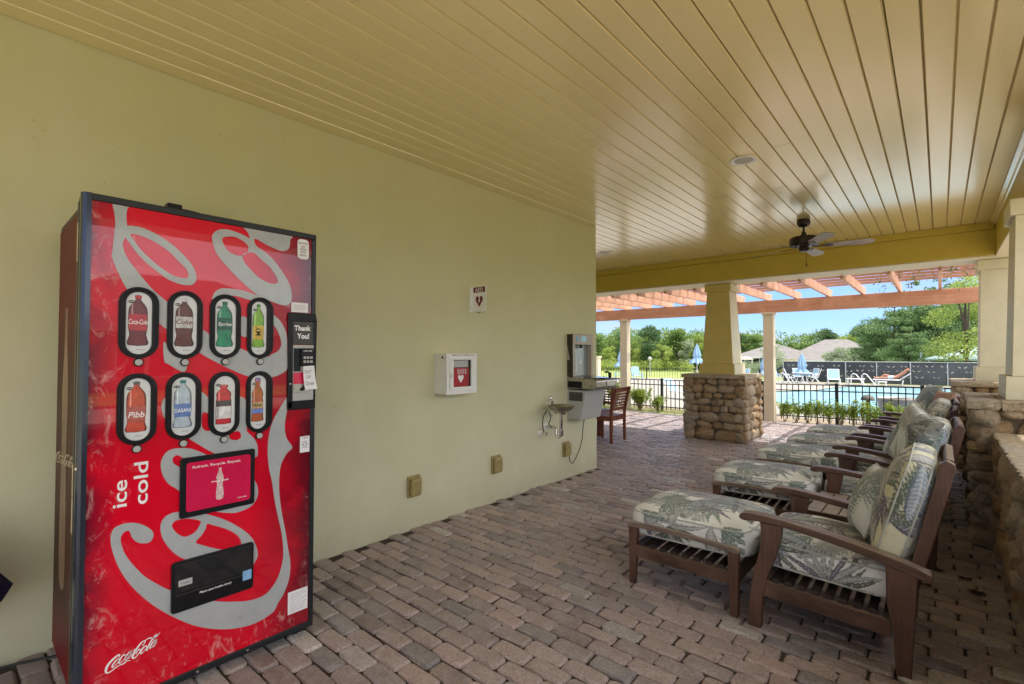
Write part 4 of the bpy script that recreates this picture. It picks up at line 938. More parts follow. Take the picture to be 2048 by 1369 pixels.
MB().tube([(XW+.33, 4.97, 1.12), (XW+.33, 4.97, 1.165), (XW+.31, 4.955, 1.185), (XW+.28, 4.94, 1.18)], .011, 10).ell((XW+.33, 4.97, 1.15), (.02, .02, .035)).build('bubbler', M['black'], wc)
ft = MB().box(XW, XW+.082, y0, y1-.025, 1.50, 1.62).box(XW, XW+.082, y0, y0+.045, 1.136, 1.5).box(XW, XW+.082, y1-.06, y1-.025, 1.136, 1.5).box(XW, XW+.02, y0+.045, y1-.06, 1.136, 1.5)
fl_ = ft.build('filler_tower', simple('warm_grey_metal', (.40, .345, .275), .4, .05), wc, .004)
MB().box(XW+.0005, XW+.0795, y0-.002, y0-.0004, 1.137, 1.617).build('tower_side', simple('dark_brown_side', (.035, .026, .018), .5), fl_)
MB().box(XW+.021, XW+.026, y0+.047, y1-.062, 1.14, 1.498).build('alcove_liner', simple('alcove_grey', (.30, .34, .35), .3, .05, 8, metal=.4), fl_)
MB().lathe([(.02, 1.46), (.018, 1.499)], (XW+.055, 4.79, 0), 14).build('spout', M['black'], fl_)
MB().box(XW+.0825, XW+.085, 4.75, 4.86, 1.535, 1.60).build('display', simple('lcd_blue', (.12, .42, .50), .2, .2, 40, coat=.5), fl_, .001)
MB().lathe([(.030, 0), (.028, .0022), (.001, .0024)], (XW+.0825, 4.675, 1.565), 20, Matrix.Rotation(PI/2, 3, 'Y')).build('round_badge', simple('badge_blue', (.13, .33, .5), .3, .4, 60), fl_)
bo = [(-.22, 0), (-.25, .1), (-.25, .6), (-.2, .72), (-.08, .82), (-.08, .97), (.08, .97), (.08, .82), (.2, .72), (.25, .6), (.25, .1), (.22, 0)]
flat('bottle_mark', [[(4.72+a*.10, 1.19+b*.24) for a, b in bo], [(4.72+a*.075, 1.198+b*.225) for a, b in bo]], lambda a, b: (XW+.0268, a, b), M['whiteink'], fl_)
flat('drop_mark', [[(4.83, 1.34), (4.845, 1.29), (4.83, 1.27), (4.815, 1.29)]], lambda a, b: (XW+.0268, a, b), M['whiteink'], fl_)
cd = MB().tube([(XW+.13, 4.74, .652), (XW+.10, 4.76, .55), (XW+.07, 4.79, .42), (XW+.05, 4.77, .30), (XW+.05, 4.68, .20), (XW+.06, 4.60, .155), (XW+.06, 4.555, .19), (XW+.055, 4.545, .25)], .0045, 6).build('power_cord', M['black'], wc)
# small fountain
sf = thing('small_fountain', 'small round stainless drinking fountain with exposed trap beside the cooler', 'drinking fountain', (XW, 4.18, .5))
cx, cy = XW+.205, 4.18
MB().lathe([(.03, .785), (.075, .79), (.118, .815), (.137, .845), (.146, .852), (.137, .856), (.118, .835), (.07, .812), (.001, .806)], (cx, cy, 0), 32).build('bowl', M['steel'], sf)
MB().lathe([(.05, .765), (.052, .786)], (cx, cy, 0), 20).build('drain_collar', M['chrome'], sf)
MB().box(XW, cx-.05, cy-.045, cy+.045, .77, .80).build('wall_bracket', M['chrome'], sf, .004)
MB().box(cx-.135, cx-.085, cy-.06, cy-.012, .845, .905).ell((cx-.11, cy-.035, .925), (.022, .022, .026)).build('bubbler_valve', M['chrome'], sf, .004)
MB().tube([(cx, cy, .775), (cx, cy, .57), (cx-.005, cy, .54), (cx-.03, cy, .52), (cx-.06, cy, .54), (cx-.065, cy, .60), (cx-.09, cy, .615), (XW, cy, .615)], .019, 12).tube([(cx, cy, .60), (cx, cy, .54)], .026, 12).build('drain_trap', M['chrome'], sf)
MB().lathe([(.045, 0), (.04, .012)], (XW, cy, .615), 20, Matrix.Rotation(PI/2, 3, 'Y')).lathe([(.034, 0), (.03, .012)], (XW, cy-.09, .555), 20, Matrix.Rotation(PI/2, 3, 'Y')).build('escutcheon', M['white'], sf)
MB().tube([(XW, cy-.09, .555), (XW+.06, cy-.09, .555)], .011, 8).lathe([(.02, 0), (.02, .025)], (XW+.06, cy-.09, .555), 10, Matrix.Rotation(PI/2, 3, 'Y')).build('stop_valve', M['chrome'], sf)
MB().tube([(XW+.05, cy-.09, .57), (XW+.045, cy-.11, .66), (XW+.05, cy-.10, .74), (XW+.075, cy-.06, .80)], .0055, 8).tube([(XW+.075, cy-.03, .80), (XW+.09, cy-.02, .72), (XW+.08, cy-.05, .65), (XW+.1, cy-.03, .62)], .0055, 8).build('supply_hose', M['darkgrey'], sf)
# dark navy cover at the left edge and the floor cable
nv = thing('navy_cover', 'dark navy fabric cover poking in at the left edge beside the vending machine', 'fabric cover', (-2.95, -.15, 0))
V = [];
for i, (z, w_) in enumerate([(.36, .26), (.40, .30), (.46, .33), (.52, .29), (.60, .24), (.70, .18)]):
    for k in range(14):
        t = 2*PI*k/14; r = w_*(1+.13*math.cos(5*t+.6))
        V.append((-2.95+.18*math.cos(t)*w_/.3, -.17+r*math.sin(t), z+.02*math.sin(3*t)))
MB().add(V, [(i*14+k, i*14+(k+1) % 14, (i+1)*14+(k+1) % 14, (i+1)*14+k) for i in range(5) for k in range(14)]+[tuple(range(14)), tuple(range(70, 84))]).build('fabric', M['navy'], nv, smooth=False)
MB().tube([(-2.95, -.17, 0), (-2.95, -.17, .75)], .02, 10).lathe([(.2, 0), (.19, .03), (.03, .05)], (-2.95, -.17, 0)).build('pole', M['blackmetal'], nv)
tag(MB().tube([(-3.16, -.4, .012), (-3.13, -.1, .010), (-3.15, .1, .010), (-3.12, .22, .010), (-3.05, .36, .012)], .006, 6).build('floor_cable', M['black']), 'black cable lying on the bricks at the wall foot left of the machine', 'cable')
# ------------------------------------------------------------------ palm-leaf print, evaluated per vertex
CREAM = np.array([.76, .77, .73])
INK = {'sage': (.20, .26, .23), 'plum': (.17, .155, .20), 'olive': (.22, .21, .13), 'grey': (.38, .39, .38), 'blue': (.26, .31, .36), 'moss': (.13, .16, .125)}
def blade(U, V, out, p, ang, L, W, curve, col, vein=.0, outline=True):
    dx, dy = U-p[0], V-p[1]; ca, sa = math.cos(ang), math.sin(ang)
    t = (dx*ca+dy*sa)/L; s = (-dx*sa+dy*ca)/L - curve*t*t
    ok = (t > 0) & (t < 1); w_ = W/L*np.sin(PI*np.clip(t, 0, 1)**.75)
    r = np.abs(s)/np.maximum(w_, 1e-5); m = ok & (r < 1); c = np.array(col)
    out[m] = c*1.0
    if vein:
        st = (np.sin((t*L*vein)+np.abs(s)*L*vein*.8) > .55) & m & (r > .1); out[st] = c*.45+CREAM*.5
    if outline: e = m & (r > .74); out[e] = c*.55
    mid = m & (r < .09); out[mid] = c*.4+CREAM*.55
def pattern(U, V, seed=0, tint=None, style='leaf'):
    R_ = random.Random(seed); out = np.tile(CREAM, (len(U), 1)).astype(float)
    if tint is not None: out *= np.array(tint)
    u0, u1, v0, v1 = U.min(), U.max(), V.min(), V.max()
    if style == 'palm':
        for k in range(9):
            p = (R_.uniform(u0, u1), R_.uniform(v0, v1)); a0 = R_.uniform(0, 2*PI); col = INK[R_.choice(['blue', 'grey', 'blue', 'sage'])]
            for i in range(16):
                t = i/16; q = (p[0]+math.cos(a0)*t*.30, p[1]+math.sin(a0)*t*.30)
                for s_ in (-1, 1): blade(U, V, out, q, a0+s_*(.95-.35*t), .14*(1-.5*t), .0075, s_*.15, col, 0, False)
        return out
    n = int(max(5, (u1-u0)*(v1-v0)/.0095)); keys = list(INK)
    for k in range(n):
        p = (R_.uniform(u0-.03, u1+.03), R_.uniform(v0-.03, v1+.03)); a0 = R_.uniform(0, 2*PI); kind = R_.random()
        col = INK[R_.choice(['sage', 'plum', 'grey', 'grey', 'moss', 'grey', 'sage', 'blue'])]
        if kind < .5:      # fan of long blades
            nb = R_.randint(6, 9)
            for i in range(nb):
                a = a0+(i-nb/2)*.26; c2 = INK[R_.choice(['plum', 'grey', 'moss'])] if R_.random() < .3 else col
                blade(U, V, out, p, a, R_.uniform(.14, .27), R_.uniform(.010, .016), (i-nb/2)*.07, c2)
        elif kind < .75:    # broad veined leaf
            blade(U, V, out, p, a0, R_.uniform(.22, .32), R_.uniform(.034, .046), R_.uniform(-.3, .3), col, 330)
        else:               # feather frond
            cv = R_.uniform(-.3, .3)
            for i in range(12):
                t = i/12; a = a0+cv*t*1.6; q = (p[0]+math.cos(a0+cv*t*.8)*t*.27, p[1]+math.sin(a0+cv*t*.8)*t*.27)
                for s_ in (-1, 1): blade(U, V, out, q, a+s_*(.75-.3*t),     .13*(1-.4*t), .0095, s_*.2, col, 0, False)
    return out
def rbox_grid(nx_, ny_, nz_):
    """vertices and quads of a closed box surface on [-1,1]^3, plus face axis"""
    idx = {}; V = []; F = []
    def vid(i, j, k):
        key = (i, j, k)
        if key not in idx: idx[key] = len(V); V.append((2*i/nx_-1, 2*j/ny_-1, 2*k/nz_-1))
        return idx[key]
    for i in range(nx_):
        for j in range(ny_):
            F.append((vid(i, j, nz_), vid(i+1, j, nz_), vid(i+1, j+1, nz_), vid(i, j+1, nz_))); F.append((vid(i, j+1, 0), vid(i+1, j+1, 0), vid(i+1, j, 0), vid(i, j, 0)))
    for i in range(nx_):
        for k in range(nz_):
            F.append((vid(i, 0, k), vid(i+1, 0, k), vid(i+1, 0, k+1), vid(i, 0, k+1))); F.append((vid(i, ny_, k+1), vid(i+1, ny_, k+1), vid(i+1, ny_, k), vid(i, ny_, k)))
    for j in range(ny_):
        for k in range(nz_):
            F.append((vid(0, j, k+1), vid(0, j+1, k+1), vid(0, j+1, k), vid(0, j, k))); F.append((vid(nx_, j, k), vid(nx_, j+1, k), vid(nx_, j+1, k+1), vid(nx_, j, k+1)))
    return np.array(V), np.array(F)
def cushion(name, c, size, Mx, parent, seed, puff=.35, step=.0052, wr=.006, tint=None, sag=0):
    lx, ly, lz = size; V0, F = rbox_grid(int(lx/step), int(ly/step), int(lz/step/1.2))
    ax = np.argmax(np.abs(V0)*np.array([1, 1, 1.0001]), axis=1)
    n = 7.5; P = V0/((np.abs(V0)**n).sum(1)**(1/n))[:, None]
    x, y, z = P[:, 0], P[:, 1], P[:, 2]
    dome = (1-np.abs(x)**3)*(1-np.abs(y)**3)
    Q = np.c_[x*lx/2*(1+.035*(1-z**2)), y*ly/2*(1+.035*(1-z**2)), z*lz/2*(1-puff*.55+puff*dome)]
    # pull the corners in and ruffle the seams
    cor = np.abs(x)**4*np.abs(y)**4; Q[:, 0] *= 1-.03*cor; Q[:, 1] *= 1-.03*cor
    q = Q*7+seed*3.1
    nz = np.array([noise.noise(Vector(v)) for v in q[::1]]) if len(q) < 90000 else np.zeros(len(q))
    seam = np.exp(-((np.maximum(np.abs(x), np.abs(y))-1)/.12)**2)
    ru = np.sin((np.where(np.abs(x) > np.abs(y), Q[:, 1], Q[:, 0]))*130+4*nz)*seam*.0022
    Q[:, 2] += np.sign(z)*(nz*wr+ru) - sag*dome*(z > 0)*0
    U = np.where(ax == 0, Q[:, 1]+.5, Q[:, 0]); Vv = np.where(ax == 2, Q[:, 1], Q[:, 2]+.7)
    Vv = np.where((ax == 2) & (z < 0), Vv+1.5, Vv)
    col = np.zeros((len(Q), 3))
    for a in range(3):
        for sgn in (0, 1):
            m = (ax == a) & ((P[:, a] > 0) == bool(sgn))
            if m.sum(): 
                uu = Q[m, 1] if a == 0 else Q[m, 0]; vv = Q[m, 1] if a == 2 else Q[m, 2]
                col[m] = pattern(uu, vv, seed*10+a*2+sgn, tint)
    W_ = (Q @ np.array(Mx).T)+np.array(c)
    o = fast(name, W_, F, M['fabric'], parent, True, col)
    tb = MB(); 
    for zs in (-1, 1):
        L2 = []; g = np.linspace(-1, 1, 25)
        for px, py in [(a_, -1) for a_ in g[:-1]]+[(1, a_) for a_ in g[:-1]]+[(-a_, 1) for a_ in g[:-1]]+[(-1, -a_) for a_ in g[:-1]]:
            w0 = np.array([px, py, zs*.80]); w0 = w0/((np.abs(w0)**n).sum()**(1/n)); dm = (1-abs(w0[0])**3)*(1-abs(w0[1])**3); cr_ = 1-.03*abs(w0[0])**4*abs(w0[1])**4
            L2.append(Vector(c)+Mx @ Vector((w0[0]*lx/2*(1+.035*(1-w0[2]**2))*cr_*1.004, w0[1]*ly/2*(1+.035*(1-w0[2]**2))*cr_*1.004, w0[2]*lz/2*(1-puff*.55+puff*dm))))
        L2.append(L2[0]); tb.tube(L2, .0048, 6, False)
    tb.build('piping', M['piping'], o)
    return o
def pillow(name, label, c, s, th, Mx, seed, style='palm', tint=None, col=None):
    t = thing('throw_pillow', label, 'pillow', c, 'throw pillows lying on the lounge chairs')
    n = 60; g = np.linspace(-1, 1, n); A, B = np.meshgrid(g, g, indexing='ij'); a, b = A.ravel(), B.ravel()
    ed = 1-.085*(1-np.abs(a)**2)*np.abs(b)**3; ed2 = 1-.085*(1-np.abs(b)**2)*np.abs(a)**3
    h = ((1-a**2)*(1-b**2)).clip(0)**.42*th/2
    X, Y_ = a*s[0]/2*ed2, b*s[1]/2*ed
    nz = np.array([noise.noise(Vector((x*9+seed, y*9, seed))) for x, y in zip(X, Y_)])
    V = []; F = []
    for sg_ in (1, -1): V.append(np.c_[X, Y_, sg_*h*(1+.12*nz)])
    i, j = np.meshgrid(np.arange(n-1), np.arange(n-1), indexing='ij'); i = i.ravel(); j = j.ravel()
    f1 = np.c_[i*n+j, (i+1)*n+j, (i+1)*n+j+1, i*n+j+1]; f2 = f1[:, ::-1]+n*n
    P = np.concatenate(V)
    cc = np.concatenate([pattern(X, Y_, seed, tint, style), pattern(X, Y_, seed+1, tint, style)]) if col is None else np.tile(np.array(col), (len(P), 1))
    W_ = (P @ np.array(Mx).T)+np.array(c)
    fast('pillow_cover', W_, np.concatenate([f1, f2]), M['fabric'], t, True, cc)
    L_ = [Vector(c)+Mx @ Vector((x, y, 0)) for x, y in
          [(a_*s[0]/2*(1-.085*(1-b_**2)*abs(a_)**3), b_*s[1]/2*(1-.085*(1-a_**2)*abs(b_)**3)) for a_, b_ in
           [(-1, v) for v in g[::4]]+[(v, 1) for v in g[::4]]+[(1, v) for v in g[::-4]]+[(v, -1) for v in g[::-4]]]]
    MB().tube(L_+[L_[0]], .004, 6, False).build('piping', M['piping'], t); return t
# ------------------------------------------------------------------ lounge chair (authored round x=-.45, y centre 0)
def arm_prof(pts, th):
    up = [(x, z) for x, z in pts]; lo = [(x, z-th) for x, z in pts][::-1]; return up+lo
def sm_open(P, n=4):
    P = [tuple(P[0])]+list(P)+[tuple(P[-1])]; out = []
    for i in range(1, len(P)-2):
        p0, p1, p2, p3 = (np.array(P[i+k], float) for k in (-1, 0, 1, 2))
        for t in np.linspace(0, 1, n, endpoint=False):
            out.append(tuple(.5*((2*p1)+(-p0+p2)*t+(2*p0-5*p1+4*p2-p3)*t*t+(-p0+3*p1-3*p2+p3)*t**3)))
    return out+[tuple(P[-1])]
OX = .45
def xz(a, b, d): return (a+OX, d, b)
def make_chair():
    t = local_thing('lounge_chair', 'nearest teak lounge chair with palm leaf cushions, at the right foreground', 'lounge chair', 'teak lounge chairs in a row facing the wall')
    hw = .35
    for s_ in (-1, 1):
        y0, y1 = (s_*hw, s_*(hw-.048)); ya, yb = (s_*(hw+.006), s_*(hw-.062))
        top = sm_open([(-.805, .548), (-.790, .566), (-.74, .575), (-.62, .570), (-.45, .552), (-.28, .525), (-.12, .490), (-.045, .465), (-.035, .452)])
        lo = sm_open([(-.04, .428), (-.12, .448), (-.28, .488), (-.45, .517), (-.62, .538), (-.72, .540), (-.775, .532), (-.80, .538)])
        MB().prism(top+lo, xz, ya, yb).build('armrest', M['teak'], t, .006)
        fl = sm_open([(-.765, 0), (-.758, .14), (-.735, .28), (-.712, .38), (-.70, .46), (-.705, .538)]); fr_ = sm_open([(-.605, .535), (-.612, .47), (-.635, .38), (-.672, .27), (-.698, .14), (-.706, 0)])
        MB().prism(fl+fr_, xz, y0, y1).build('leg', M['teakz'], t, .004)
        bl = [(-.165, 0), (-.175, .2), (-.195, .30), (-.195, .470), (-.085, .440), (-.095, .26), (-.112, 0)]
        MB().prism(bl, xz, y0, y1).build('leg', M['teakz'], t, .004)
        MB().prism([(-.70, .165), (-.70, .245), (-.18, .225), (-.18, .150)], xz, s_*(hw-.01), s_*(hw-.040)).build('side_rail', M['teak'], t, .003)
        bp = [(-.165, .235), (-.115, .235), (.043, .905), (.041, .928), (.016, .942), (-.006, .925)]
        MB().prism(bp, xz, s_*(hw-.066), s_*(hw-.116)).build('back_post', M['teakz'], t, .005)
    MB().box(-.70+OX, -.67+OX, -hw+.05, hw-.05, .165, .245).build('front_rail', M['teak'], t, .003)
    MB().box(-.17+OX, -.14+OX, -hw+.05, hw-.05, .155, .235).build('rear_rail', M['teak'], t, .003)
    m_ = MB()
    for i in range(9): m_.box(-.655+i*.056+OX, -.622+i*.056+OX, -hw+.02, hw-.02, .246-.002*i, .266-.002*i)
    m_.build('seat_slats', M['slat'], t)
    m_ = MB(); Rr = Matrix.Rotation(math.radians(12.5), 3, 'Y')
    for i in range(6):
        f_ = .15+.13*i; x = -.14+(.018+.14)*f_; z = .235+(.945-.235)*f_
        m_.obox((x+OX+.01, 0, z), (.016, .47, .05), Rr)
    m_.build('back_slats', M['teak'], t)
    MB().obox((.020+OX, 0, .912), (.028, .47, .06), Rr).build('top_rail', M['teak'], t, .004)
    cushion('seat_cushion', (-.432+OX, 0, .368), (.60, .60, .18), Matrix.Rotation(math.radians(2), 3, 'Y'), t, 3)
    bm2 = Matrix.Rotation(math.radians(-74), 3, 'Y')
    cushion('back_cushion', (-.135+OX, 0, .68), (.52, .56, .17), bm2, t, 12, .75, tint=(.93, .88, .68))
    return t
def make_ottoman():
    t = local_thing('footstool', 'nearest teak footstool with palm leaf cushion in front of the near chair', 'footstool', 'cushioned teak footstools in front of the lounge chairs')
    hw = .345
    def yz(a, b, d): return (a, d, b)
    for s_ in (-1, 1):
        y0, y1 = s_*hw, s_*(hw-.042)
        MB().prism([(-.315, 0), (-.318, .345), (-.262, .345), (-.283, 0)], yz, y0, y1).build('leg', M['teakz'], t, .004)
        MB().prism([(.262, .345), (.318, .345), (.312, 0), (.272, 0)], yz, y0, y1).build('leg', M['teakz'], t, .004)
        top = sm_open([(-.325, .352), (-.30, .368), (-.15, .377), (0, .378), (.15, .374), (.30, .366), (.325, .352)]); lo = sm_open([(.32, .340), (.15, .349), (0, .353), (-.15, .349), (-.32, .340)])
        MB().prism(top+lo, yz, s_*(hw+.004), s_*(hw-.046)).build('top_rail', M['teaktop'], t, .004)
        MB().box(-.28, .28, min(s_*(hw-.008), s_*(hw-.034)), max(s_*(hw-.008), s_*(hw-.034)), .165, .235).build('side_rail', M['teak'], t, .003)
    for xq in (-.305, .28): MB().box(xq, xq+.025, -hw+.04, hw-.04, .165, .24).build('end_rail', M['teak'], t, .003)
    m_ = MB()
    for i in range(8): m_.box(-.255+i*.066, -.220+i*.066, -hw+.012, hw-.012, .236, .256)
    m_.build('slats', M['slat'], t)
    cushion('cushion', (.015, 0, .372), (.70, .63, .19), Matrix.Rotation(math.radians(-1), 3, 'Y'), t, 27, .28)
    return t
ch0 = make_chair(); ot0 = make_ottoman()
CH = [(-.45, 3.07, 0, -1.135, 3.085), (-.385, 4.52, .0, -1.09, 4.40), (-.385, 5.58, -.01, -1.05, 5.54), (-.36, 6.51, .0, -.99, 6.47), (-.33, 7.32, 0, -.95, 7.36)]
LC = ['nearest teak lounge chair with palm leaf cushions, at the right foreground', 'second lounge chair, beyond the slatted side table, carrying a pale leaf pillow', 'third lounge chair from the camera with a small blue grey pillow', 'fourth lounge chair from the camera, its cushion sagging over the arm', 'fifth and farthest lounge chair, beside the far right pillar']
LO = ['nearest teak footstool with palm leaf cushion in front of the near chair', 'second cushioned footstool, in front of the chair beyond the side table', 'third cushioned footstool from the camera', 'fourth cushioned footstool from the camera', 'farthest cushioned footstool, just before the bare slatted one']
for i, (x, y, a, ox, oy) in enumerate(CH):
    c = ch0 if i == 0 else copy_tree(ch0); c.location = (x, y, 0); c.rotation_euler = (0, 0, [0, .02, -.025, .015, -.02][i]); relabel(c, LC[i])
    o = ot0 if i == 0 else copy_tree(ot0); o.location = (ox, oy, 0); relabel(o, LO[i]); o.rotation_euler = (0, 0, [0, .03, -.02, .02, 0][i])
# bare footstool at the far end
bs_ = thing('bare_footstool', 'bare grey slatted footstool without a cushion at the far end of the row', 'footstool', (-.98, 8.0, 0))
m_ = MB()
for i in range(9): m_.box(-1.33+i*.078, -1.258+i*.078, 7.72, 8.32, .36, .38)
m_.build('slats', M['teaktop'], bs_)
for yq in (7.70, 8.30): MB().box(-1.34, -.62, yq, yq+.04, .30, .359).build('side_rail', M['teak'], bs_)
for x in (-1.33, -.66):
    for y in (7.70, 8.30): MB().box(x, x+.045, y, y+.04, 0, .30).build('leg', M['teakz'], bs_)
ex = thing('wooden_chair', 'bare wooden armchair past the last cushioned chair near the shrubs', 'chair', (-.2, 8.35, 0))
m_ = MB()
for y in (7.95, 8.62):
    ar = MB().prism(sm_open([(-.62, .555), (-.60, .575), (-.4, .57), (-.1, .53), (.02, .50)])+[(.02, .47), (-.4, .535), (-.6, .54)], lambda a, b, d: (a, d, b), y, y+.06).build('armrest', M['teak'], ex, .004)
    for x in (-.58, -.1): MB().box(x, x+.05, y+.005, y+.05, 0, .54 if x < -.3 else .505).build('leg', M['teakz'], ex)
MB().box(-.56, -.06, 8.0, 8.62, .26, .30).build('seat', M['teak'], ex)
# slatted side table
tb = thing('side_table', 'low slatted teak side table between the first two lounge chairs', 'side table', (-.42, 3.88, 0))
m_ = MB()
for i in range(6): m_.box(-.66+i*.088, -.66+i*.088+.080, 3.60, 4.12, .385, .405)
m_.build('top_slats', M['teaktop'], tb, .002)
for yq in (3.585, 4.121): MB().box(-.665, -.135, yq, yq+.014, .345, .405).build('apron', M['teak'], tb, .002)
for x in (-.655, -.19):
    for y in (3.605, 4.075): MB().box(x, x+.045, y, y+.045, 0, .384).build('leg', M['teakz'], tb)
def orient(zdir, up=(0, 0, 1)):
    z = Vector(zdir).normalized(); x = Vector(up).cross(z).normalized(); y = z.cross(x); return Matrix((x, y, z)).transposed()
pillow('p', 'small blue grey palm print pillow leaning in the nearest lounge chair', (-.285, 3.19, .635), (.37, .37), .14, orient((-1, -.25, .42)) @ Matrix.Rotation(.12, 3, 'Z'), 41, tint=(.95, .98, 1.05))
pillow('p', 'large pale leaf print pillow propped against the back of the second chair', (-.14, 4.36, .80), (.44, .44), .17, orient((-1, -.5, .3)) @ Matrix.Rotation(-.25, 3, 'Z'), 52, style='leaf', tint=(.98, 1.02, 1.05))
pillow('p', 'small blue grey palm print pillow leaning in the third lounge chair', (-.27, 5.50, .635), (.38, .38), .15, orient((-1, -.3, .55)) @ Matrix.Rotation(.2, 3, 'Z'), 63, tint=(.9, .95, 1.05))
pillow('p', 'faded khaki palm print pillow leaning in the fourth lounge chair', (-.24, 6.5, .70), (.42, .42), .16, orient((-1, -.2, .4)), 74, tint=(.85, .85, .72))
pillow('p', 'plain dusty pink pillow wedged behind the fifth chair by the pillar', (.02, 6.95, .86), (.28, .28), .12, orient((-1, -.6, .3)), 85, col=(.50, .30, .23))
pillow('p', 'pale palm print pillow on top of the farthest lounge chair', (-.12, 7.3, .86), (.40, .40), .16, orient((-1, -.3, .5)), 96, tint=(.95, 1., 1.))
# ------------------------------------------------------------------ dining chairs
def dining():
    t = local_thing('dining_chair', 'x', 'chair', 'slat backed wooden dining chairs past the wall end')
    w_ = .25
    for s_ in (-1, 1):
        y0, y1 = s_*w_, s_*(w_-.042)
        MB().prism(sm_open([(.0, 0), (.0, .42), (.03, .62), (.09, .86)])+sm_open([(.048, .87), (-.012, .62), (-.04, .42), (-.035, 0)]), lambda a, b, d: (a, d, b), y0, y1).build('leg', M['chairwood'], t, .004)
        MB().box(-.44, -.40, min(y0, y1), max(y0, y1), 0, .40).build('leg', M['chairwood'], t, .004)
        MB().box(-.42, -.02, min(y0, y1)+.008, max(y0, y1)-.008, .345, .40).build('side_rail', M['chairwood'], t, .003)
    for xq in (-.445, -.035): MB().box(xq, xq+.025, -w_+.04, w_-.04, .345, .40).build('end_rail', M['chairwood'], t, .003)
    m_ = MB()
    for i in range(7): m_.box(-.45+i*.061, -.397+i*.061, -w_-.005, w_+.005, .401, .418)
    m_.build('seat', M['chairwood'], t, .003)
    m_ = MB()
    def slat_(z, h):
        x = (z-.42)/.44; xx = .005+.075*x**1.5
        m_.box(xx-.035, xx-.017, -w_+.04, w_-.04, z, z+h)
    for i in range(5): slat_(.565+i*.045, .024)
    slat_(.50, .05); slat_(.79, .07)
    m_.build('backrest', M['chairwood'], t, .002); return t
d0 = dining(); d0.location = (-3.83, 6.93, 0); d0.rotation_euler = (0, 0, .04); relabel(d0, 'nearer wooden dining chair seen from behind just past the wall end')
d1 = copy_tree(d0); d1.location = (-4.6, 7.65, 0); d1.rotation_euler = (0, 0, PI/2+.05); relabel(d1, 'farther wooden dining chair half hidden behind the nearer one')
tl = thing('dining_table', 'wooden dining table mostly hidden behind the wall end', 'table', (-4.75, 6.85, 0))
m_ = MB()
for i in range(9): m_.box(-5.15+i*.095, -5.06+i*.095, 6.3, 7.3, .70, .73)
m_.build('tabletop', M['chairwood'], tl)
for x in (-5.1, -4.4):
    for y in (6.35, 7.2): MB().box(x, x+.06, y, y+.06, 0, .70).build('leg', M['chairwood'], tl)
# ------------------------------------------------------------------ near fence, hedge
GB = -.03
def fence_run(name, label, x0, x1, y, posts, ztop=.755, pitch=.108, y1=None):
    t = thing(name, label, 'fence', ((x0+x1)/2, y, GB)); y1 = y if y1 is None else y1
    yy = lambda x: y+(y1-y)*(x-x0)/(x1-x0)
    zt = lambda x: ztop+.05*max(0, min(1, (x+3)/3))
    r = MB()
    for dz, h in ((0, .028), (-.125, .024), (-.66, .024)): r.tube([(x0, yy(x0), zt(x0)+dz-h/2), ((x0+x1)/2, yy((x0+x1)/2), zt((x0+x1)/2)+dz-h/2), (x1, yy(x1), zt(x1)+dz-h/2)], .015, 4)
    r.build('rail', M['blackmetal'], t)
    b = MB(); n = int((x1-x0)/pitch)
    for i in range(n+1):
        x = x0+pitch*i
        if min(abs(x-p) for p in posts) > .035: b.box(x-.0085, x+.0085, yy(x)-.0085, yy(x)+.0085, .02, zt(x)-.01)
    b.build('picket_panel', M['blackmetal'], t)
    for p in posts: MB().box(p-.028, p+.028, yy(p)-.028, yy(p)+.028, GB, zt(p)+.025).build('fence_post', M['blackmetal'], t, .004)
    return t
fence_run('black_picket_fence', 'low black picket fence left of the stone pillar behind the leafy bush', -8.4, -3.03, 11.5, [-8.4, -6.8, -5.17, -3.6])
fence_run('black_picket_fence', 'low black picket fence running in front of the pool right of the post', -2.86, .9, 11.52, [-1.55, -.25, .85])
gt = thing('fence_gate', 'narrow black gate leaf and latch post beside the beige post', 'gate', (-2.93, 11.5, GB))
MB().box(-2.985, -2.955, 11.48, 11.51, GB, .77).build('gate_stile', M['blackmetal'], gt)
MB().box(-2.915, -2.862, 11.47, 11.52, GB, .80).build('latch_post', M['blackmetal'], gt, .003)
MB().box(-2.95, -2.92, 11.46, 11.475, .45, 1.02).ell((-2.935, 11.465, 1.03), (.02, .02, .03)).build('latch', M['blackmetal'], gt)
def stem_plant(x, y, h, n, spread, label, mat=None, dens=16, ls=.018, grp='thin leafy shrubs along the near fence'):
    t = thing('fence_shrub', label, 'shrub', (x, y, GB), grp); st = MB(); cent = []
    for i in range(n):
        a = random.uniform(0, 2*PI); d = random.uniform(0, spread); hh = h*random.uniform(.65, 1.1)
        p0 = Vector((x+random.uniform(-.03, .03), y+random.uniform(-.03, .03), GB)); p2 = Vector((x+math.cos(a)*d, y+math.sin(a)*d*.6, GB+hh)); p1 = (p0+p2)/2+Vector((random.uniform(-.04, .04), 0, .02))
        st.tube([p0, p1, p2], [.006, .004, .002], 4, False)
        for k in range(3):
            q = p1+(p2-p1)*random.random(); e = q+Vector((random.uniform(-.07, .07), random.uniform(-.04, .04), random.uniform(.01, .08))); st.tube([q, e], .0022, 4, False)
            for _ in range(dens//4): cent.append(np.array(e)+rng.normal(0, .02, 3))
        for _ in range(dens):
            u = random.uniform(.45, 1.05); cent.append(np.array(p1+(p2-p1)*((u-.45)/.55))+rng.normal(0, .022, 3))
    st.build('stem', M['stem'], t); V, F = leaves(np.array(cent), ls, up=.8); fast('foliage', V, F, mat or M['shrub'], t); return t
where = ['against the beige post', 'second from the beige post', 'third from the beige post', 'fourth from the beige post', 'fifth from the beige post', 'left of the middle fence post', 'right at the middle fence post', 'just right of the middle fence post', 'in front of the dark path light', 'left of the grey tub', 'in front of the grey tub', 'right of the grey tub']
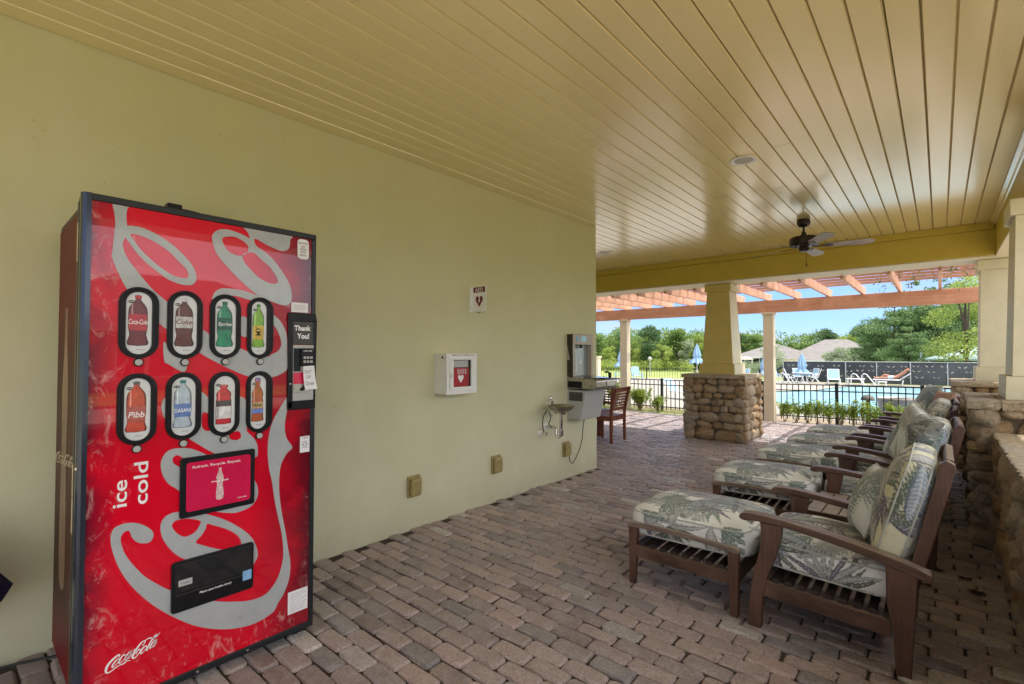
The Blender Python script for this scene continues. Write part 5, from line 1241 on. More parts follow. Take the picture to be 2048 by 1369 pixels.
for i, wd in enumerate(where):
    x = -2.42+i*.192; stem_plant(x, 11.36+random.uniform(-.06, .06), random.uniform(.36, .47), random.randint(9, 13), .16, 'thin twiggy shrub '+wd, dens=44 if i % 3 else 60, ls=.023)
stem_plant(-.30, 11.35, .45, 26, .24, 'full yellow green shrub behind the far lounge cushions', dens=60, grp='bushy shrubs along the near fence')
stem_plant(-5.62, 11.2, .50, 44, .34, 'dense yellow green bush behind the wooden dining chair', dens=80, ls=.02, grp='bushy shrubs along the near fence')
stem_plant(-5.15, 11.2, .34, 20, .22, 'loose green bush tapering right of the dense bush', dens=50, grp='bushy shrubs along the near fence')
stem_plant(-6.35, 11.3, .62, 40, .30, 'bright green bush left of the first beige post', dens=70, grp='bushy shrubs along the near fence')
cent = np.c_[rng.uniform(-9, -3.1, 5200), rng.uniform(10.98, 11.75, 5200), rng.uniform(-.02, .05, 5200)]
V, F = leaves(cent, .022, up=.2, aspect=.3); tag(fast('verge_grass', V, F, M['shrub']), kind='stuff')
# path light and tub
pt = thing('path_light', 'dark mushroom shaped path light beyond the near fence', 'path light', (-1.1, 12.05, GB))
MB().lathe([(.035, GB), (.03, .46)], (-1.1, 12.05, 0), 14).build('stake', M['darkgrey'], pt)
MB().lathe([(.12, .46), (.115, .50), (.08, .545), (.02, .57)], (-1.1, 12.05, 0), 20).build('hood', simple('bronze_hood', (.10, .09, .075), .5), pt)
gb = thing('grey_tub', 'tall pale grey barrel shaped tub behind the near fence', 'tub', (-.66, 12.6, GB))
MB().lathe([(.27, GB), (.31, .20), (.33, .42), (.34, .47)], (-.66, 12.6, 0), 32).build('body', simple('blue_grey_plastic', (.20, .25, .30), .5, .06, 3), gb)
MB().lathe([(.345, .47), (.35, .495), (.33, .50), (.30, .47)], (-.66, 12.6, 0), 32).build('rim', M['lightgrey'], gb)
# ------------------------------------------------------------------ pool furniture (deck level)
ZD = -.69
def chair_white():
    t = local_thing('pool_chair', 'x', 'chair', 'white framed sling chairs on the pool deck'); f = MB()
    for s_ in (-1, 1):
        y = s_*.27
        f.tube([(-.30, y, 0), (.10, y, .60), (.16, y, .62)], .022, 6).tube([(.26, y, 0), (-.22, y, .60), (.16, y, .63)], .022, 6).tube([(-.24, y*.9, .40), (.12, y*.9, .36), (.34, y*.9, .98)], .02, 6)
    f.tube([(.34, -.25, .98), (.34, .25, .98)], .02, 6).tube([(-.24, -.25, .40), (-.24, .25, .40)], .02, 6).tube([(-.28, -.27, .03), (-.28, .27, .03)], .016, 6); f.build('frame', M['pwhite'], t)
    s_ = MB(); s_.add([(-.24, -.24, .41), (.12, -.24, .37), (.12, .24, .37), (-.24, .24, .41)], [(0, 1, 2, 3)]).add([(.12, -.24, .37), (.33, -.24, .96), (.33, .24, .96), (.12, .24, .37)], [(0, 1, 2, 3)])
    s_.build('sling', M['sling'], t); return t
pc0 = chair_white()
PCS = [(-9.75, 37.6, .3, 'white framed pool chair seen right beside the stone pillar top'), (-8.75, 38.5, 2.6, 'pool chair peeking out right of the beige post'), (-7.95, 38.6, 3.3, 'pool chair at the left of the round umbrella table'), (-7.75, 40.3, 2.2, 'pool chair behind the round umbrella table on its left'), (-6.55, 39.6, .1, 'pool chair at the right of the round umbrella table'), (-6.95, 40.9, .9, 'pool chair behind the round umbrella table on its right'), (-10.4, 36.6, 1.2, 'pool chair half hidden behind the stone pillar cap')]
for i, (x, y, a, lb) in enumerate(PCS):
    c = pc0 if i == 0 else copy_tree(pc0); c.location = (x, y, ZD); c.rotation_euler = (0, 0, a); relabel(c, lb)
rt = thing('umbrella_table', 'round white pool table under the closed blue umbrella', 'table', (-7.3, 39.2, ZD))
MB().lathe([(.62, .70), (.64, .715), (.62, .73), (.05, .735)], (-7.3, 39.2, ZD), 28).build('tabletop', M['pwhite'], rt)
m_ = MB()
for k in range(4): a = PI/4+k*PI/2; m_.tube([(-7.3+.5*math.cos(a), 39.2+.5*math.sin(a), ZD), (-7.3+.3*math.cos(a+.5), 39.2+.3*math.sin(a+.5), ZD+.71)], .022, 6)
m_.build('legs', M['pwhite'], rt)
def umb(x, y, h, lab, w_=.34, table=True):
    t = thing('closed_umbrella', lab, 'umbrella', (x, y, ZD), 'closed pale blue umbrellas round the pool')
    MB().lathe([(.025, 0), (.022, h+.05), (.03, h+.09)], (x, y, ZD), 10).lathe([(.26, 0), (.24, .07), (.05, .10)], (x, y, ZD), 16).build('pole', M['pwhite'], t)
    V = []; sg_ = 32; prof = [(.05, h), (.10, h-.15), (w_*.42, h-.55), (w_*.52, h-.85), (w_*.40, h-.98), (w_*.85, h-1.25), (w_*.98, h-1.42)]
    for r, z in prof:
        for k in range(sg_):
            a = 2*PI*k/sg_; rr = r*(1+.22*math.cos(8*a+z*2)); V.append((x+rr*math.cos(a), y+rr*math.sin(a), ZD+z+(.07*math.cos(8*a) if z == h-1.42 else 0)))
    MB().add(V, [(i*sg_+k, i*sg_+(k+1) % sg_, (i+1)*sg_+(k+1) % sg_, (i+1)*sg_+k) for i in range(len(prof)-1) for k in range(sg_)]+[tuple(range(sg_))], True).build('canopy', M['umbblue'], t); return t
umb(-7.3, 39.2, 2.02, 'closed pale blue umbrella rising from the round pool table', .50)
umb(-19.0, 34.8, 2.45, 'closed blue umbrella beside the left beige post', .5)
umb(-13.95, 37.3, 2.75, 'closed blue umbrella showing left of the tapered column', .5)
umb(-9.1, 36.9, 1.95, 'closed blue umbrella mostly hidden behind the middle beige post', .55)
for (x, y, a), lb in (((-18.1, 35.6, 2.4), 'light blue slatted garden chair right of the left beige post'), ((-19.6, 35.5, .5), 'light blue slatted garden chair left of the closed umbrella')):
    t = local_thing('garden_chair', lb, 'chair', 'light blue slatted garden chairs'); t.location = (x, y, ZD); t.rotation_euler = (0, 0, a); m_ = MB()
    for i in range(6): m_.obox((.30, -.27+i*.108, .66), (.03, .09, .85-abs(i-2.5)*.05), Matrix.Rotation(.32, 3, 'Y'))
    m_.build('backrest', M['sling'], t)
    MB().obox((-.05, 0, .34), (.6, .62, .04), Matrix.Rotation(-.12, 3, 'Y')).build('seat', M['sling'], t)
    m_ = MB().box(-.35, .35, .30, .42, .55, .58).box(-.35, .35, -.42, -.30, .55, .58); m_.build('armrest', M['sling'], t)
    for s_ in (-1, 1): MB().box(-.33, -.25, s_*.36-.04, s_*.36+.04, 0, .55).build('leg', M['sling'], t)
# lounger with raised back, low table
def lounger(x, y, rz, back, label, slingm):
    t = local_thing('sun_lounger', label, 'sun lounger', 'white sun loungers beyond the pool'); t.location = (x, y, ZD); t.rotation_euler = (0, 0, rz)
    f = MB()
    for s_ in (-1, 1): f.tube([(-1.0, s_*.33, .36), (.40, s_*.33, .36)], .03, 6)
    for s_ in (-1, 1): f.tube([(.35, s_*.33, .36), (.35+.68*math.cos(back), s_*.33, .36+.68*math.sin(back))], .025, 6)
    f.tube([(-1, -.33, .36), (-1, .33, .36)], .03, 6); f.tube([(.35+.68*math.cos(back), -.33, .36+.68*math.sin(back)), (.35+.68*math.cos(back), .33, .36+.68*math.sin(back))], .025, 6)
    f.build('frame', M['pwhite'], t)
    for xx in (-.85, .55):
        for s_ in (-1, 1): MB().tube([(xx, s_*.33, .36), (xx-.08, s_*.33, 0)], .028, 6).build('leg', M['pwhite'], t)
    b = .35
    MB().add([(-.98, -.3, .37), (b, -.3, .37), (b, .3, .37), (-.98, .3, .37)], [(0, 1, 2, 3)]).add([(b, -.3, .37), (b+.66*math.cos(back), -.3, .37+.66*math.sin(back)), (b+.66*math.cos(back), .3, .37+.66*math.sin(back)), (b, .3, .37)], [(0, 1, 2, 3)]).build('sling', slingm, t)
    return t
lounger(-5.45, 39.3, 1.75, 1.15, 'white lounger with upright blue back facing the pool before the screened fence', M['sling'])
lm = lounger(-2.35, 40.1, .08, .66, 'white lounger carrying the sunbathing man', simple('navy_white_towel', (.10, .14, .26), .9, .8, 30))
lounger(-8.9, 21.8, 2.9, .9, 'blue lounger on the near deck showing left of the stone pillar', M['sling'])
lt = thing('low_table', 'low white resin table between the loungers beyond the pool', 'side table', (-4.25, 39.4, ZD))
MB().box(-4.75, -3.75, 39.1, 39.7, ZD+.36, ZD+.42).build('tabletop', M['pwhite'], lt, .02)
for x in (-4.7, -3.88):
    for y in (39.15, 39.57): MB().box(x, x+.08, y, y+.08, ZD, ZD+.36).build('leg', M['pwhite'], lt)
l2 = thing('low_table', 'small white resin stool on the deck in front of the sunbather', 'side table', (-2.78, 38.9, ZD))
MB().box(-3.02, -2.55, 38.7, 39.1, ZD+.24, ZD+.29).build('tabletop', M['pwhite'], l2, .02)
for x in (-3.0, -2.64):
    for y in (38.72, 39.02): MB().box(x, x+.06, y, y+.06, ZD, ZD+.24).build('leg', M['pwhite'], l2)
for (x, y), lb in (((-7.9, 37.0), 'white pool handrail left of the round umbrella table'), ((-4.1, 38.9), 'left rail of the white pool ladder by the sunbather'), ((-3.55, 39.1), 'right rail of the white pool ladder by the sunbather')):
    t = thing('pool_handrail', lb, 'handrail', (x, y, ZD), 'white handrails at the pool edge')
    MB().tube([(x-.35, y+.1, ZD), (x-.33, y+.1, ZD+.62), (x-.22, y+.08, ZD+.76), (x-.05, y, ZD+.70), (x+.45, y-.3, ZD+.0)], .03, 8).build('rail', M['pwhite'], t)
# ------------------------------------------------------------------ the sunbather
pr = local_thing('person', 'sunbather lying on a white lounger with hands behind his head, wearing pale shorts', 'person'); pr.location = (-2.35, 40.1, ZD+.39); pr.rotation_euler = (0, 0, .08); pr.scale = (1.15, 1.15, 1.15)
def skin(name, chains, mat, parent, sub=1):
    V = []; E_ = []; Rr = []
    idx = {}
    def vid(p, r):
        k = tuple(round(c, 4) for c in p)
        if k not in idx: idx[k] = len(V); V.append(p); Rr.append(r)
        return idx[k]
    for ch in chains:
        ids = [vid(p, r) for p, r in ch]; E_ += list(zip(ids, ids[1:]))
    me = bpy.data.meshes.new(name); me.from_pydata(V, E_, []); o = bpy.data.objects.new(name, me); C.objects.link(o)
    sm_ = o.modifiers.new('Skin', 'SKIN'); sm_.use_smooth_shade = True; ly = me.skin_vertices[0] if len(me.skin_vertices) else None
    if ly is None:
        bpy.context.view_layer.objects.active = o; ly = me.skin_vertices[0]
    for i, r in enumerate(Rr): ly.data[i].radius = (r, r)
    ly.data[0].use_root = True
    s2 = o.modifiers.new('Sub', 'SUBSURF'); s2.levels = sub; s2.render_levels = sub
    me.materials.append(mat); o.parent = parent; return o
pel = ((.12, 0, .11), .125); wa = ((.26, 0, .15), .12); chs = ((.44, 0, .29), .15); nk = ((.575, 0, .435), .06); hd0 = ((.625, 0, .50), .065)
chains = [[pel, wa, chs, nk, hd0]]
for s_ in (-1, 1):
    hip = ((.06, s_*.095, .10), .088); kn = ((-.36, s_*.12, .09 if s_ < 0 else .26), .06); an = ((-.78, s_*.12, .06), .034); toe = ((-.84, s_*.13, .16), .026)
    chains.append([pel, hip, kn, ((-.50, s_*.12, .09), .055), an, toe])
    sh_ = ((.51, s_*.17, .38), .065); el = ((.66, s_*.40, .62), .045); wr = ((.74, s_*.13, .55), .03); pm = ((.745, s_*.07, .54), .032)
    chains.append([chs, sh_, ((.59, s_*.30, .50), .05), el, wr, pm])
    for k in range(4): chains.append([pm, ((.735+.012*k, s_*.03, .535+.014*(k-1.5)), .009), ((.735+.012*k, s_*.005*(k-1), .525+.014*(k-1.5)), .008)])
    chains.append([wr, ((.73, s_*.10, .58), .010), ((.725, s_*.075, .595), .008)])
skin('body', chains, M['skin'], pr, 2)
hd = MB(); hM = Matrix.Rotation(math.radians(-50), 3, 'Y')
hc = Vector((.665, 0, .585))
hd.ell(hc, (.078, .075, .112), 20, 14, hM); fx_ = lambda a, b, c_: hc+hM @ Vector((a, b, c_))
hd.ell(fx_(-.080, 0, -.012), (.018, .012, .022), 8, 6, hM)
for s_ in (-1, 1): hd.ell(fx_(.0, s_*.077, -.005), (.018, .008, .028), 8, 6, hM)
hd.ell(fx_(-.055, 0, -.085), (.030, .035, .025), 10, 6, hM)
face_ = hd.build('head', M['skin'], pr, smooth=True)
MB().ell(fx_(-.071, .028, .012), (.012, .016, .010), 8, 6, hM).ell(fx_(-.071, -.028, .012), (.012, .016, .010), 8, 6, hM).build('sunglasses', M['black'], face_)
MB().ell(fx_(-.070, 0, -.055), (.008, .022, .006), 8, 5, hM).build('mouth', M['maroon'], face_)
MB().ell(fx_(.015, 0, .025), (.078, .080, .105), 16, 12, hM).build('hair', M['hair'], pr, smooth=True)
skin('shorts', [[((.16, 0, .12), .140), ((.06, .0, .11), .142)], [((.06, 0, .11), .142), ((.02, .10, .11), .112), ((-.24, .125, .12), .098)], [((.06, 0, .11), .142), ((.02, -.10, .11), .112), ((-.24, -.125, .10), .098)]], M['shorts'], pr, 2)
# ------------------------------------------------------------------ screened chain link fence
cf = thing('screened_fence', 'chain link fence with dark windscreen and rows of cat eye marks behind the pool', 'fence', (-3, 41.5, ZD))
def screenmat():
    m, nt, b = newmat('dark_windscreen'); v = coords(nt, 'Object', (1, 1, 1))
    wv = nt.nodes.new('ShaderNodeTexWave'); wv.wave_type = 'BANDS'; wv.bands_direction = 'DIAGONAL'; wv.inputs['Scale'].default_value = 9; nt.links.new(v, wv.inputs[0])
    n = noise_node(nt, v, .5, 5); c = ramp(nt, [(.35, (.028, .034, .042)), (.7, (.07, .08, .095))], n)
    sx = nt.nodes.new('ShaderNodeSeparateXYZ'); nt.links.new(v, sx.inputs[0])
    lite = math_(nt, 'MULTIPLY', maprange(nt, wv.outputs[1], .6, .95, 0, .3), maprange(nt, sx.outputs[0], -4, 1))
    c = mixc(nt, lite, c, (.30, .32, .33)); nt.links.new(c, b.inputs['Base Color']); b.inputs['Roughness'].default_value = .9; return m
xa_, xb_ = -8.9, 3.6; ya_, yb_ = 41.2, 42.6; fz = .80
yf = lambda x: ya_+(yb_-ya_)*(x-xa_)/(xb_-xa_)
MB().add([(xa_, ya_, ZD), (xb_, yb_, ZD), (xb_, yb_, fz-.03), (xa_, ya_, fz-.03)], [(0, 1, 2, 3)]).build('windscreen', screenmat(), cf)
MB().tube([(xa_, ya_-.03, fz), (xb_, yb_-.03, fz)], .028, 6).build('top_rail', M['lightgrey'], cf)
galv = simple('galvanised_post', (.46, .48, .50), .45, .08, 3, metal=.3)
for x in (-8.9, -5.05, -3.3, -1.5, .35, 2.3): 
    MB().tube([(x, yf(x)-.04, ZD), (x, yf(x)-.04, fz+.02)], .035, 8).build('fence_post', galv, cf)
eye = MB(); er = random.Random(5)
for row, z in enumerate((.50, .17, -.22)):
    x = -8.4+row*.3
    while x < 3:
        zz = z+er.uniform(-.03, .03); s_ = er.uniform(.8, 1.15)
        for sg_ in (-1, 1):
            P = [(x+sg_*.04*s_, zz-.02*s_), (x+sg_*.11*s_, zz-.045*s_), (x+sg_*.17*s_, zz+.0*s_), (x+sg_*.20*s_, zz+.08*s_), (x+sg_*.13*s_, zz+.02*s_)]
            eye.add([(a, yf(a)-.012, b) for a, b in P], [(0, 1, 2, 3, 4)])
        x += er.uniform(.62, .98)
eye.build('eye_marks', simple('pale_yellow_mark', (.48, .46, .38), .8, .4, 3), cf)
# far metal fences round the deck
def far_fence(P0, P1, z0, z1, label, pitch=.2, postn=6):
    t = thing('far_metal_fence', label, 'fence', ((P0[0]+P1[0])/2, (P0[1]+P1[1])/2, z0), 'black metal fences far behind the pool'); a, b = Vector(P0), Vector(P1); L_ = (b-a).length; n = int(L_/pitch); m_ = MB()
    for i in range(n+1): p = a+(b-a)*i/n; m_.tube([(p.x, p.y, z0+.05), (p.x, p.y, z1)], .014, 4, False)
    m_.build('picket_panel', M['blackmetal'], t); m_ = MB()
    for z in (z1, z1-.22): MB().tube([(a.x, a.y, z), (b.x, b.y, z)], .022, 4, False).build('rail', M['blackmetal'], t)
    for i in range(postn): p = a+(b-a)*i/(postn-1); MB().tube([(p.x, p.y, z0), (p.x, p.y, z1+.08)], .05, 4).build('fence_post', M['blackmetal'], t)
far_fence((-24.5, 33.5), (-11.5, 40.8), -.70, .16, 'far black metal fence between the pool deck and the field, on the left', postn=5)
far_fence((-17.5, 55), (-11.6, 57), -1.1, .15, 'distant black fence in front of the blue walled house', .3, 4)
gp = thing('cream_gate_pillar', 'small cream pillar just visible past the wall end', 'pillar', (-20.6, 33.9, ZD))
MB().box(-20.9, -20.45, 33.7, 34.1, ZD, 1.05).build('shaft', M['cream'], gp); MB().box(-20.96, -20.39, 33.64, 34.16, 1.05, 1.17).build('cap', M['cream'], gp)
# pale canopy at the right, light poles
cu_ = thing('pale_canopy', 'pale aqua hipped canopy roof showing above the fence at right', 'canopy', (2.9, 47, ZD)); cx_, cy_ = 2.6, 47.5
m_ = MB().add([(cx_-3.4, cy_-2.5, 1.02), (cx_+3.4, cy_-2.5, 1.02), (cx_+3.4, cy_+2.5, 1.02), (cx_-3.4, cy_+2.5, 1.02), (cx_-.2, cy_, 2.05), (cx_+.2, cy_, 2.05)], [(0, 1, 5, 4), (1, 2, 5), (2, 3, 4, 5), (3, 0, 4)])
m_.build('canvas', M['canopy'], cu_); m_ = MB().box(cx_-3.4, cx_+3.4, cy_-2.52, cy_-2.49, .90, 1.018); m_.build('valance', M['canopy'], cu_)
for x in (cx_-3.2, cx_+3.2): MB().tube([(x, cy_-2.4, ZD), (x, cy_-2.4, 1.0)], .05, 8).build('support_pole', M['pwhite'], cu_)
for (x, y, h, r), lb in (((-1.1, 48, 2.35, .06), 'grey metal pole rising in front of the pine trees'), ((-23.6, 49.5, 1.7, .05), 'slender globe lamp in front of the left wood'), ((1.05, 52, 3.4, .09), 'pale wooden pole beside the canopy roof at right')):
    z0 = gh(x, y)
    t = thing('lamp_pole', lb, 'pole', (x, y, z0)); MB().tube([(x, y, z0), (x, y, z0+h)], r, 8).build('pole', galv if r < .08 else M['stem'], t)
    if r < .055: MB().ell((x, y, z0+h+.15), (.22, .22, .24)).build('globe', M['lightgrey'], t)
# ------------------------------------------------------------------ houses
def hip(t, x0, x1, y0, y1, ze, zr, ov=.5, inset=None, name='roof'):
    x0 -= ov; x1 += ov; y0 -= ov; y1 += ov; cy_ = (y0+y1)/2; k = inset if inset is not None else (y1-y0)/2
    m_ = MB().add([(x0, y0, ze), (x1, y0, ze), (x1, y1, ze), (x0, y1, ze), (x0+k, cy_, zr), (x1-k, cy_, zr)], [(0, 1, 5, 4), (1, 2, 5), (2, 3, 4, 5), (3, 0, 4), (3, 2, 1, 0)])
    r = m_.build(name, M['shingle'], t); MB().box(x0, x1, y0-.02, y0+.02, ze-.18, ze-.004).build('fascia', M['pwhite'], r); return r
def rot_about(t, x, y, a):
    t.location = (x, y, t.location.z); t.rotation_euler = (0, 0, a)
def house(label, x, y, rz, w_, d_, ze, zr, wallm, wins, zg=-1.75, inset=None):
    t = thing('house', label, 'house', (0, 0, 0)); ORI[t] = Vector((0, 0, 0))
    MB().box(-w_/2, w_/2, 0, d_, zg, ze).build('wall', wallm, t); hip(t, -w_/2, w_/2, 0, d_, ze, zr, .5, inset)
    for (a, b, c_, d2) in wins:
        f = MB().box(a, b, -.06, -.002, c_, d2).build('window', M['pwhite'], t)
        n = max(1, int((b-a)/.9)); m_ = MB()
        for i in range(n): m_.box(a+.08+(b-a)*i/n, a-.08+(b-a)*(i+1)/n, -.075, -.062, c_+.08, d2-.08)
        m_.build('pane', M['glass'], f)
    t.location = (x, y, 0); t.rotation_euler = (0, 0, rz); return t
h1 = house('slate blue house with long grey hip roof left of the round tree', -16.9, 73, .2, 9.6, 9, .95, 2.75, M['bluewall'], [(-3.6, -1.7, -.6, .75), (1.6, 4.2, -.6, .75), (-.9, .4, -.7, .7)])
h2 = house('larger pale grey house with tall hip roof behind the screened fence', -8.8, 66, .15, 10.5, 11, .60, 3.1, M['greywall'], [(-3, -1, -.7, .3), (1.5, 3.5, -.7, .3)], inset=4.6)
h3 = house('low grey roofed house glimpsed behind the pines', -2.8, 72, .1, 6, 6, .55, 1.5, M['greywall'], [(-1, 1, -.6, .2)])
dk = thing('house_deck', 'white railed wooden deck with a parasol beside the blue house', 'deck', (-20.2, 69, -1.7))
MB().box(-21.8, -18.9, 68, 71, -.62, -.5).build('platform', M['pwhite'], dk)
m_ = MB()
for x in (-21.8, -20.9, -20, -19.1): m_.box(x, x+.1, 67.95, 68.05, -1.75, .25)
m_.box(-21.8, -18.9, 67.95, 68.05, .18, .26); m_.build('railing', M['pwhite'], dk)
MB().box(-21.6, -19.2, 68.08, 68.15, -.45, .15).build('deck_panel', simple('rust_brown_panel', (.25, .10, .06), .8), dk)
pp = thing('deck_parasol', 'small cream parasol standing on the deck of the blue house', 'umbrella', (-19.3, 68.6, -.5))
MB().lathe([(.03, 0), (.03, 1.35)], (-19.3, 68.6, -.5), 8).build('pole', M['stem'], pp); MB().lathe([(1.0, 1.1), (.5, 1.35), (.03, 1.5)], (-19.3, 68.6, -.5), 16).build('canopy', M['cream'], pp)
# ------------------------------------------------------------------ trees
def crown_pts(lobes, n, thin=.55):
    tot = sum(l[3]*l[4]+l[4]*l[5]+l[3]*l[5] for l in lobes); out = []
    for cx_, cy_, cz_, rx, ry, rz_ in lobes:
        m = int(n*(rx*ry+ry*rz_+rx*rz_)/tot); d = rng.normal(size=(m, 3)); d /= np.linalg.norm(d, axis=1)[:, None]
        r = rng.uniform(thin, 1.06, m)[:, None]; P = d*r*np.array([rx, ry, rz_]); P += rng.normal(0, .06*min(rx, rz_), P.shape); out.append(P+np.array([cx_, cy_, cz_]))
    return np.concatenate(out)
def make_tree(name, label, cat, h, wdt, mat, n=5000, leaf=.12, kind='round', group=None, trunk=True, bare=.25, seed=0):
    R_ = random.Random(seed); t = local_thing(name, label, cat, group); lobes = []; tr_ = MB()
    if kind == 'round':
        for i in range(R_.randint(13, 18)):
            a = R_.uniform(0, 2*PI); f_ = R_.random(); z = h*(bare+(1-bare)*(.08+.84*f_)); rad = wdt/2*math.sqrt(max(.05, 1-((f_-.42)/.68)**2)); d = R_.uniform(.15, .8)*rad
            s_ = R_.uniform(.22, .40)*wdt/2*1.15; lobes.append((math.cos(a)*d, math.sin(a)*d, z, s_, s_, s_*.72))
    elif kind == 'pine':
        nl = R_.randint(8, 10)
        for i in range(nl):
            f_ = i/(nl-1); z = h*(bare+(1-bare)*f_*.96); rad = wdt/2*(1-f_**1.6*.82)*R_.uniform(.75, 1.15); k = R_.randint(4, 6) if f_ < .85 else 2
            for j in range(k):
                a = 2*PI*j/k+R_.uniform(-.5, .5)+i; L_ = rad*R_.uniform(.6, 1.05); ex, ey = math.cos(a)*L_, math.sin(a)*L_; zz = z+.10*L_
                tr_.tube([(0, 0, z-.12*L_), (ex*.5, ey*.5, z), (ex*.9, ey*.9, zz)], [.05, .03, .012], 4, False)
                for q in (.45, .72, 1.0): lobes.append((ex*q, ey*q, z+(zz-z)*q+R_.uniform(-.05, .1), L_*.34, L_*.34, L_*.15+.14))
        lobes.append((0, 0, h*.98, .25, .25, .4))
    else:   # column
        for i in range(12):
            f_ = i/11; s_ = wdt/2*(.55+.5*math.sin(PI*f_**.8)); lobes.append((R_.uniform(-.2, .2)*wdt, R_.uniform(-.2, .2)*wdt, h*(bare+(1-bare)*f_), s_, s_, h/14))
    V, F = leaves(crown_pts(lobes, n), leaf, aspect=.75, up=.3)
    fast('crown', V, F, mat, t)
    tr_.tube([(0, 0, -.2), (.04*h*.1, 0, h*.3), (0, .03, h*.62), (0, 0, h*.9)], [h*.022, h*.018, h*.011, h*.003], 8)
    if kind == 'round':
        for i in range(7):
            l = lobes[i]; tr_.tube([(0, 0, h*(.2+.05*i)), (l[0]*.5, l[1]*.5, (h*(.2+.05*i)+l[2])/2+.1), (l[0], l[1], l[2])], [h*.010, h*.007, h*.003], 5, False)
    tr_.build('trunk', M['bark'], t); return t
def place(t, bearing, dist, sc_=1., rz=None, sx=None):
    b = math.radians(bearing); x, y = math.sin(b)*dist, math.cos(b)*dist
    t.location = (x, y, gh(x, y)-.1); s_ = sc_ if sx is None else sx; t.scale = (s_, s_, sc_); t.rotation_euler = (0, 0, random.uniform(0, 6.28) if rz is None else rz); return t
# the far wood: front row of single trees ...
WP = [make_tree('wood_tree', 'x', 'tree', 8, 6, M['leafA'], 5200, .17, 'round', 'trees at the front edge of the wood beyond the field', bare=.06, seed=1),
      make_tree('wood_tree', 'x', 'tree', 8, 5.5, M['leafB'], 5200, .17, 'round', 'trees at the front edge of the wood beyond the field', bare=.06, seed=2),
      make_tree('wood_tree', 'x', 'tree', 8, 6.4, M['leafC'], 5200, .17, 'round', 'trees at the front edge of the wood beyond the field', bare=.04, seed=3),
      make_tree('wood_tree', 'x', 'tree', 8, 5, M['silverleaf'], 5200, .17, 'round', 'trees at the front edge of the wood beyond the field', bare=.04, seed=4)]
desc = ['mid green bushy tree', 'dark green leafy tree', 'yellow green spreading tree', 'silvery green loose tree']
W_ = [(-33.6, 96, .80, 0), (-31.4, 99, .93, 0), (-29.9, 95, .62, 2), (-28.4, 98, .92, 1), (-26.8, 97, .75, 2), (-25.6, 96, 1.05, 1), (-24.2, 94, .66, 2), (-22.6, 99, 1.02, 0), (-21.6, 94, .72, 3), (-20.2, 98, .9, 2), (-18.8, 97, .84, 0), (-17.4, 99, .84, 2), (-16.0, 101, .85, 1), (-14.6, 99, .86, 0), (-13.2, 102, .72, 1), (-11.5, 105, .68, 0), (-9.8, 104, .66, 2), (-8.4, 100, .92, 1), (-6.6, 97, .86, 2), (-5.4, 92, .95, 1)]
wl = ['at the far left past the wall end', 'second along the wood from the wall end', 'low in front, left of the closed umbrella', 'behind the left beige post', 'low, just right of the left beige post', 'tallest between left post and tapered column', 'low in the middle of the left opening', 'right of the tallest one in the left opening', 'low, pale crown nearest the tapered column', 'partly behind the tapered column', 'directly behind the tapered column', 'right edge of the tapered column', 'between tapered column and middle post', 'above the blue house roof', 'just right of the middle post', 'low behind the dip between the roofs', 'left behind the larger roof', 'standing above the larger roof left of the round tree', 'right behind the round tree', 'where the wood meets the pines']
used = set()
for (b, d, s_, k), wd in zip(W_, wl):
    t = WP[k] if k not in used else copy_tree(WP[k]); used.add(k); place(t, b, d, s_, sx=s_*random.uniform(.8, 1.05)); relabel(t, desc[k]+', '+wd)
# ... and the mass behind and below them
P = []
for i in range(420):
    b = math.radians(random.uniform(-36, 8)); d = random.uniform(100, 118); x, y = math.sin(b)*d, math.cos(b)*d; dg = math.degrees(b)
    top = 6.6 if dg < -19 else (5.6 if dg < -14 else 4.9)
    s_ = random.uniform(1.3, 2.3); P.append((x, y, random.uniform(-1.2, top-1.5), s_*1.25, s_*1.25, s_))
V, F = leaves(crown_pts(P, 120000, .8), .27, aspect=.75, up=.3); tag(fast('far_wood', V, F, M['leafA']), kind='stuff')
P = [(x, y, .2, 1.3, 1.3, .9) for x, y in [(math.sin(math.radians(b))*d, math.cos(math.radians(b))*d) for b, d in [(random.uniform(-36, -15), random.uniform(92, 96)) for _ in range(60)]]]
P = [(a, b, random.uniform(-1.7, -.6), c, d, e*random.uniform(.7, 1.4)) for a, b, _, c, d, e in P]
V, F = leaves(crown_pts(P, 16000, .6), .16, aspect=.7, up=.3); tag(fast('wood_undergrowth', V, F, M['leafC']), kind='stuff')
# the pines at right
PP = [make_tree('pine_tree', 'x', 'tree', 9, 7.4, M['pine'], 24000, .095, 'pine', 'pine trees behind the screened fence', bare=.18, seed=11),
      make_tree('pine_tree', 'x', 'tree', 9, 7.0, M['pine'], 24000, .095, 'pine', 'pine trees behind the screened fence', bare=.12, seed=12)]
ol = make_tree('broadleaf_tree', 'yellow green airy broadleaf tree in front of the pines beside the corner pillar', 'tree', 8, 5, M['leafC'], 9000, .085, 'round', None, bare=.2, seed=13)
PW = [(-5.4, 55, .44, 0, 'low pale pine at the left end of the pine group'), (-4.5, 57, .62, 1, 'second pine from the left, stepping up to the tall ones'), (-3.1, 54, .80, 0, 'pine left of the grey pole with open feathery crown'), (-1.5, 58, .98, 1, 'tall pine directly behind the grey pole'), (.2, 55, .95, 0, 'tall dark pine right of the grey pole'), (1.9, 57, 1.0, 1, 'tall pine above the pale canopy roof'), (3.8, 55, 1.0, 0, 'pine hidden mostly by the corner pillar'), (-2.2, 49, .52, 1, 'short front pine before the group'), (1.0, 47.5, .42, 0, 'short bushy front pine left of the canopy roof')]
u2 = set()
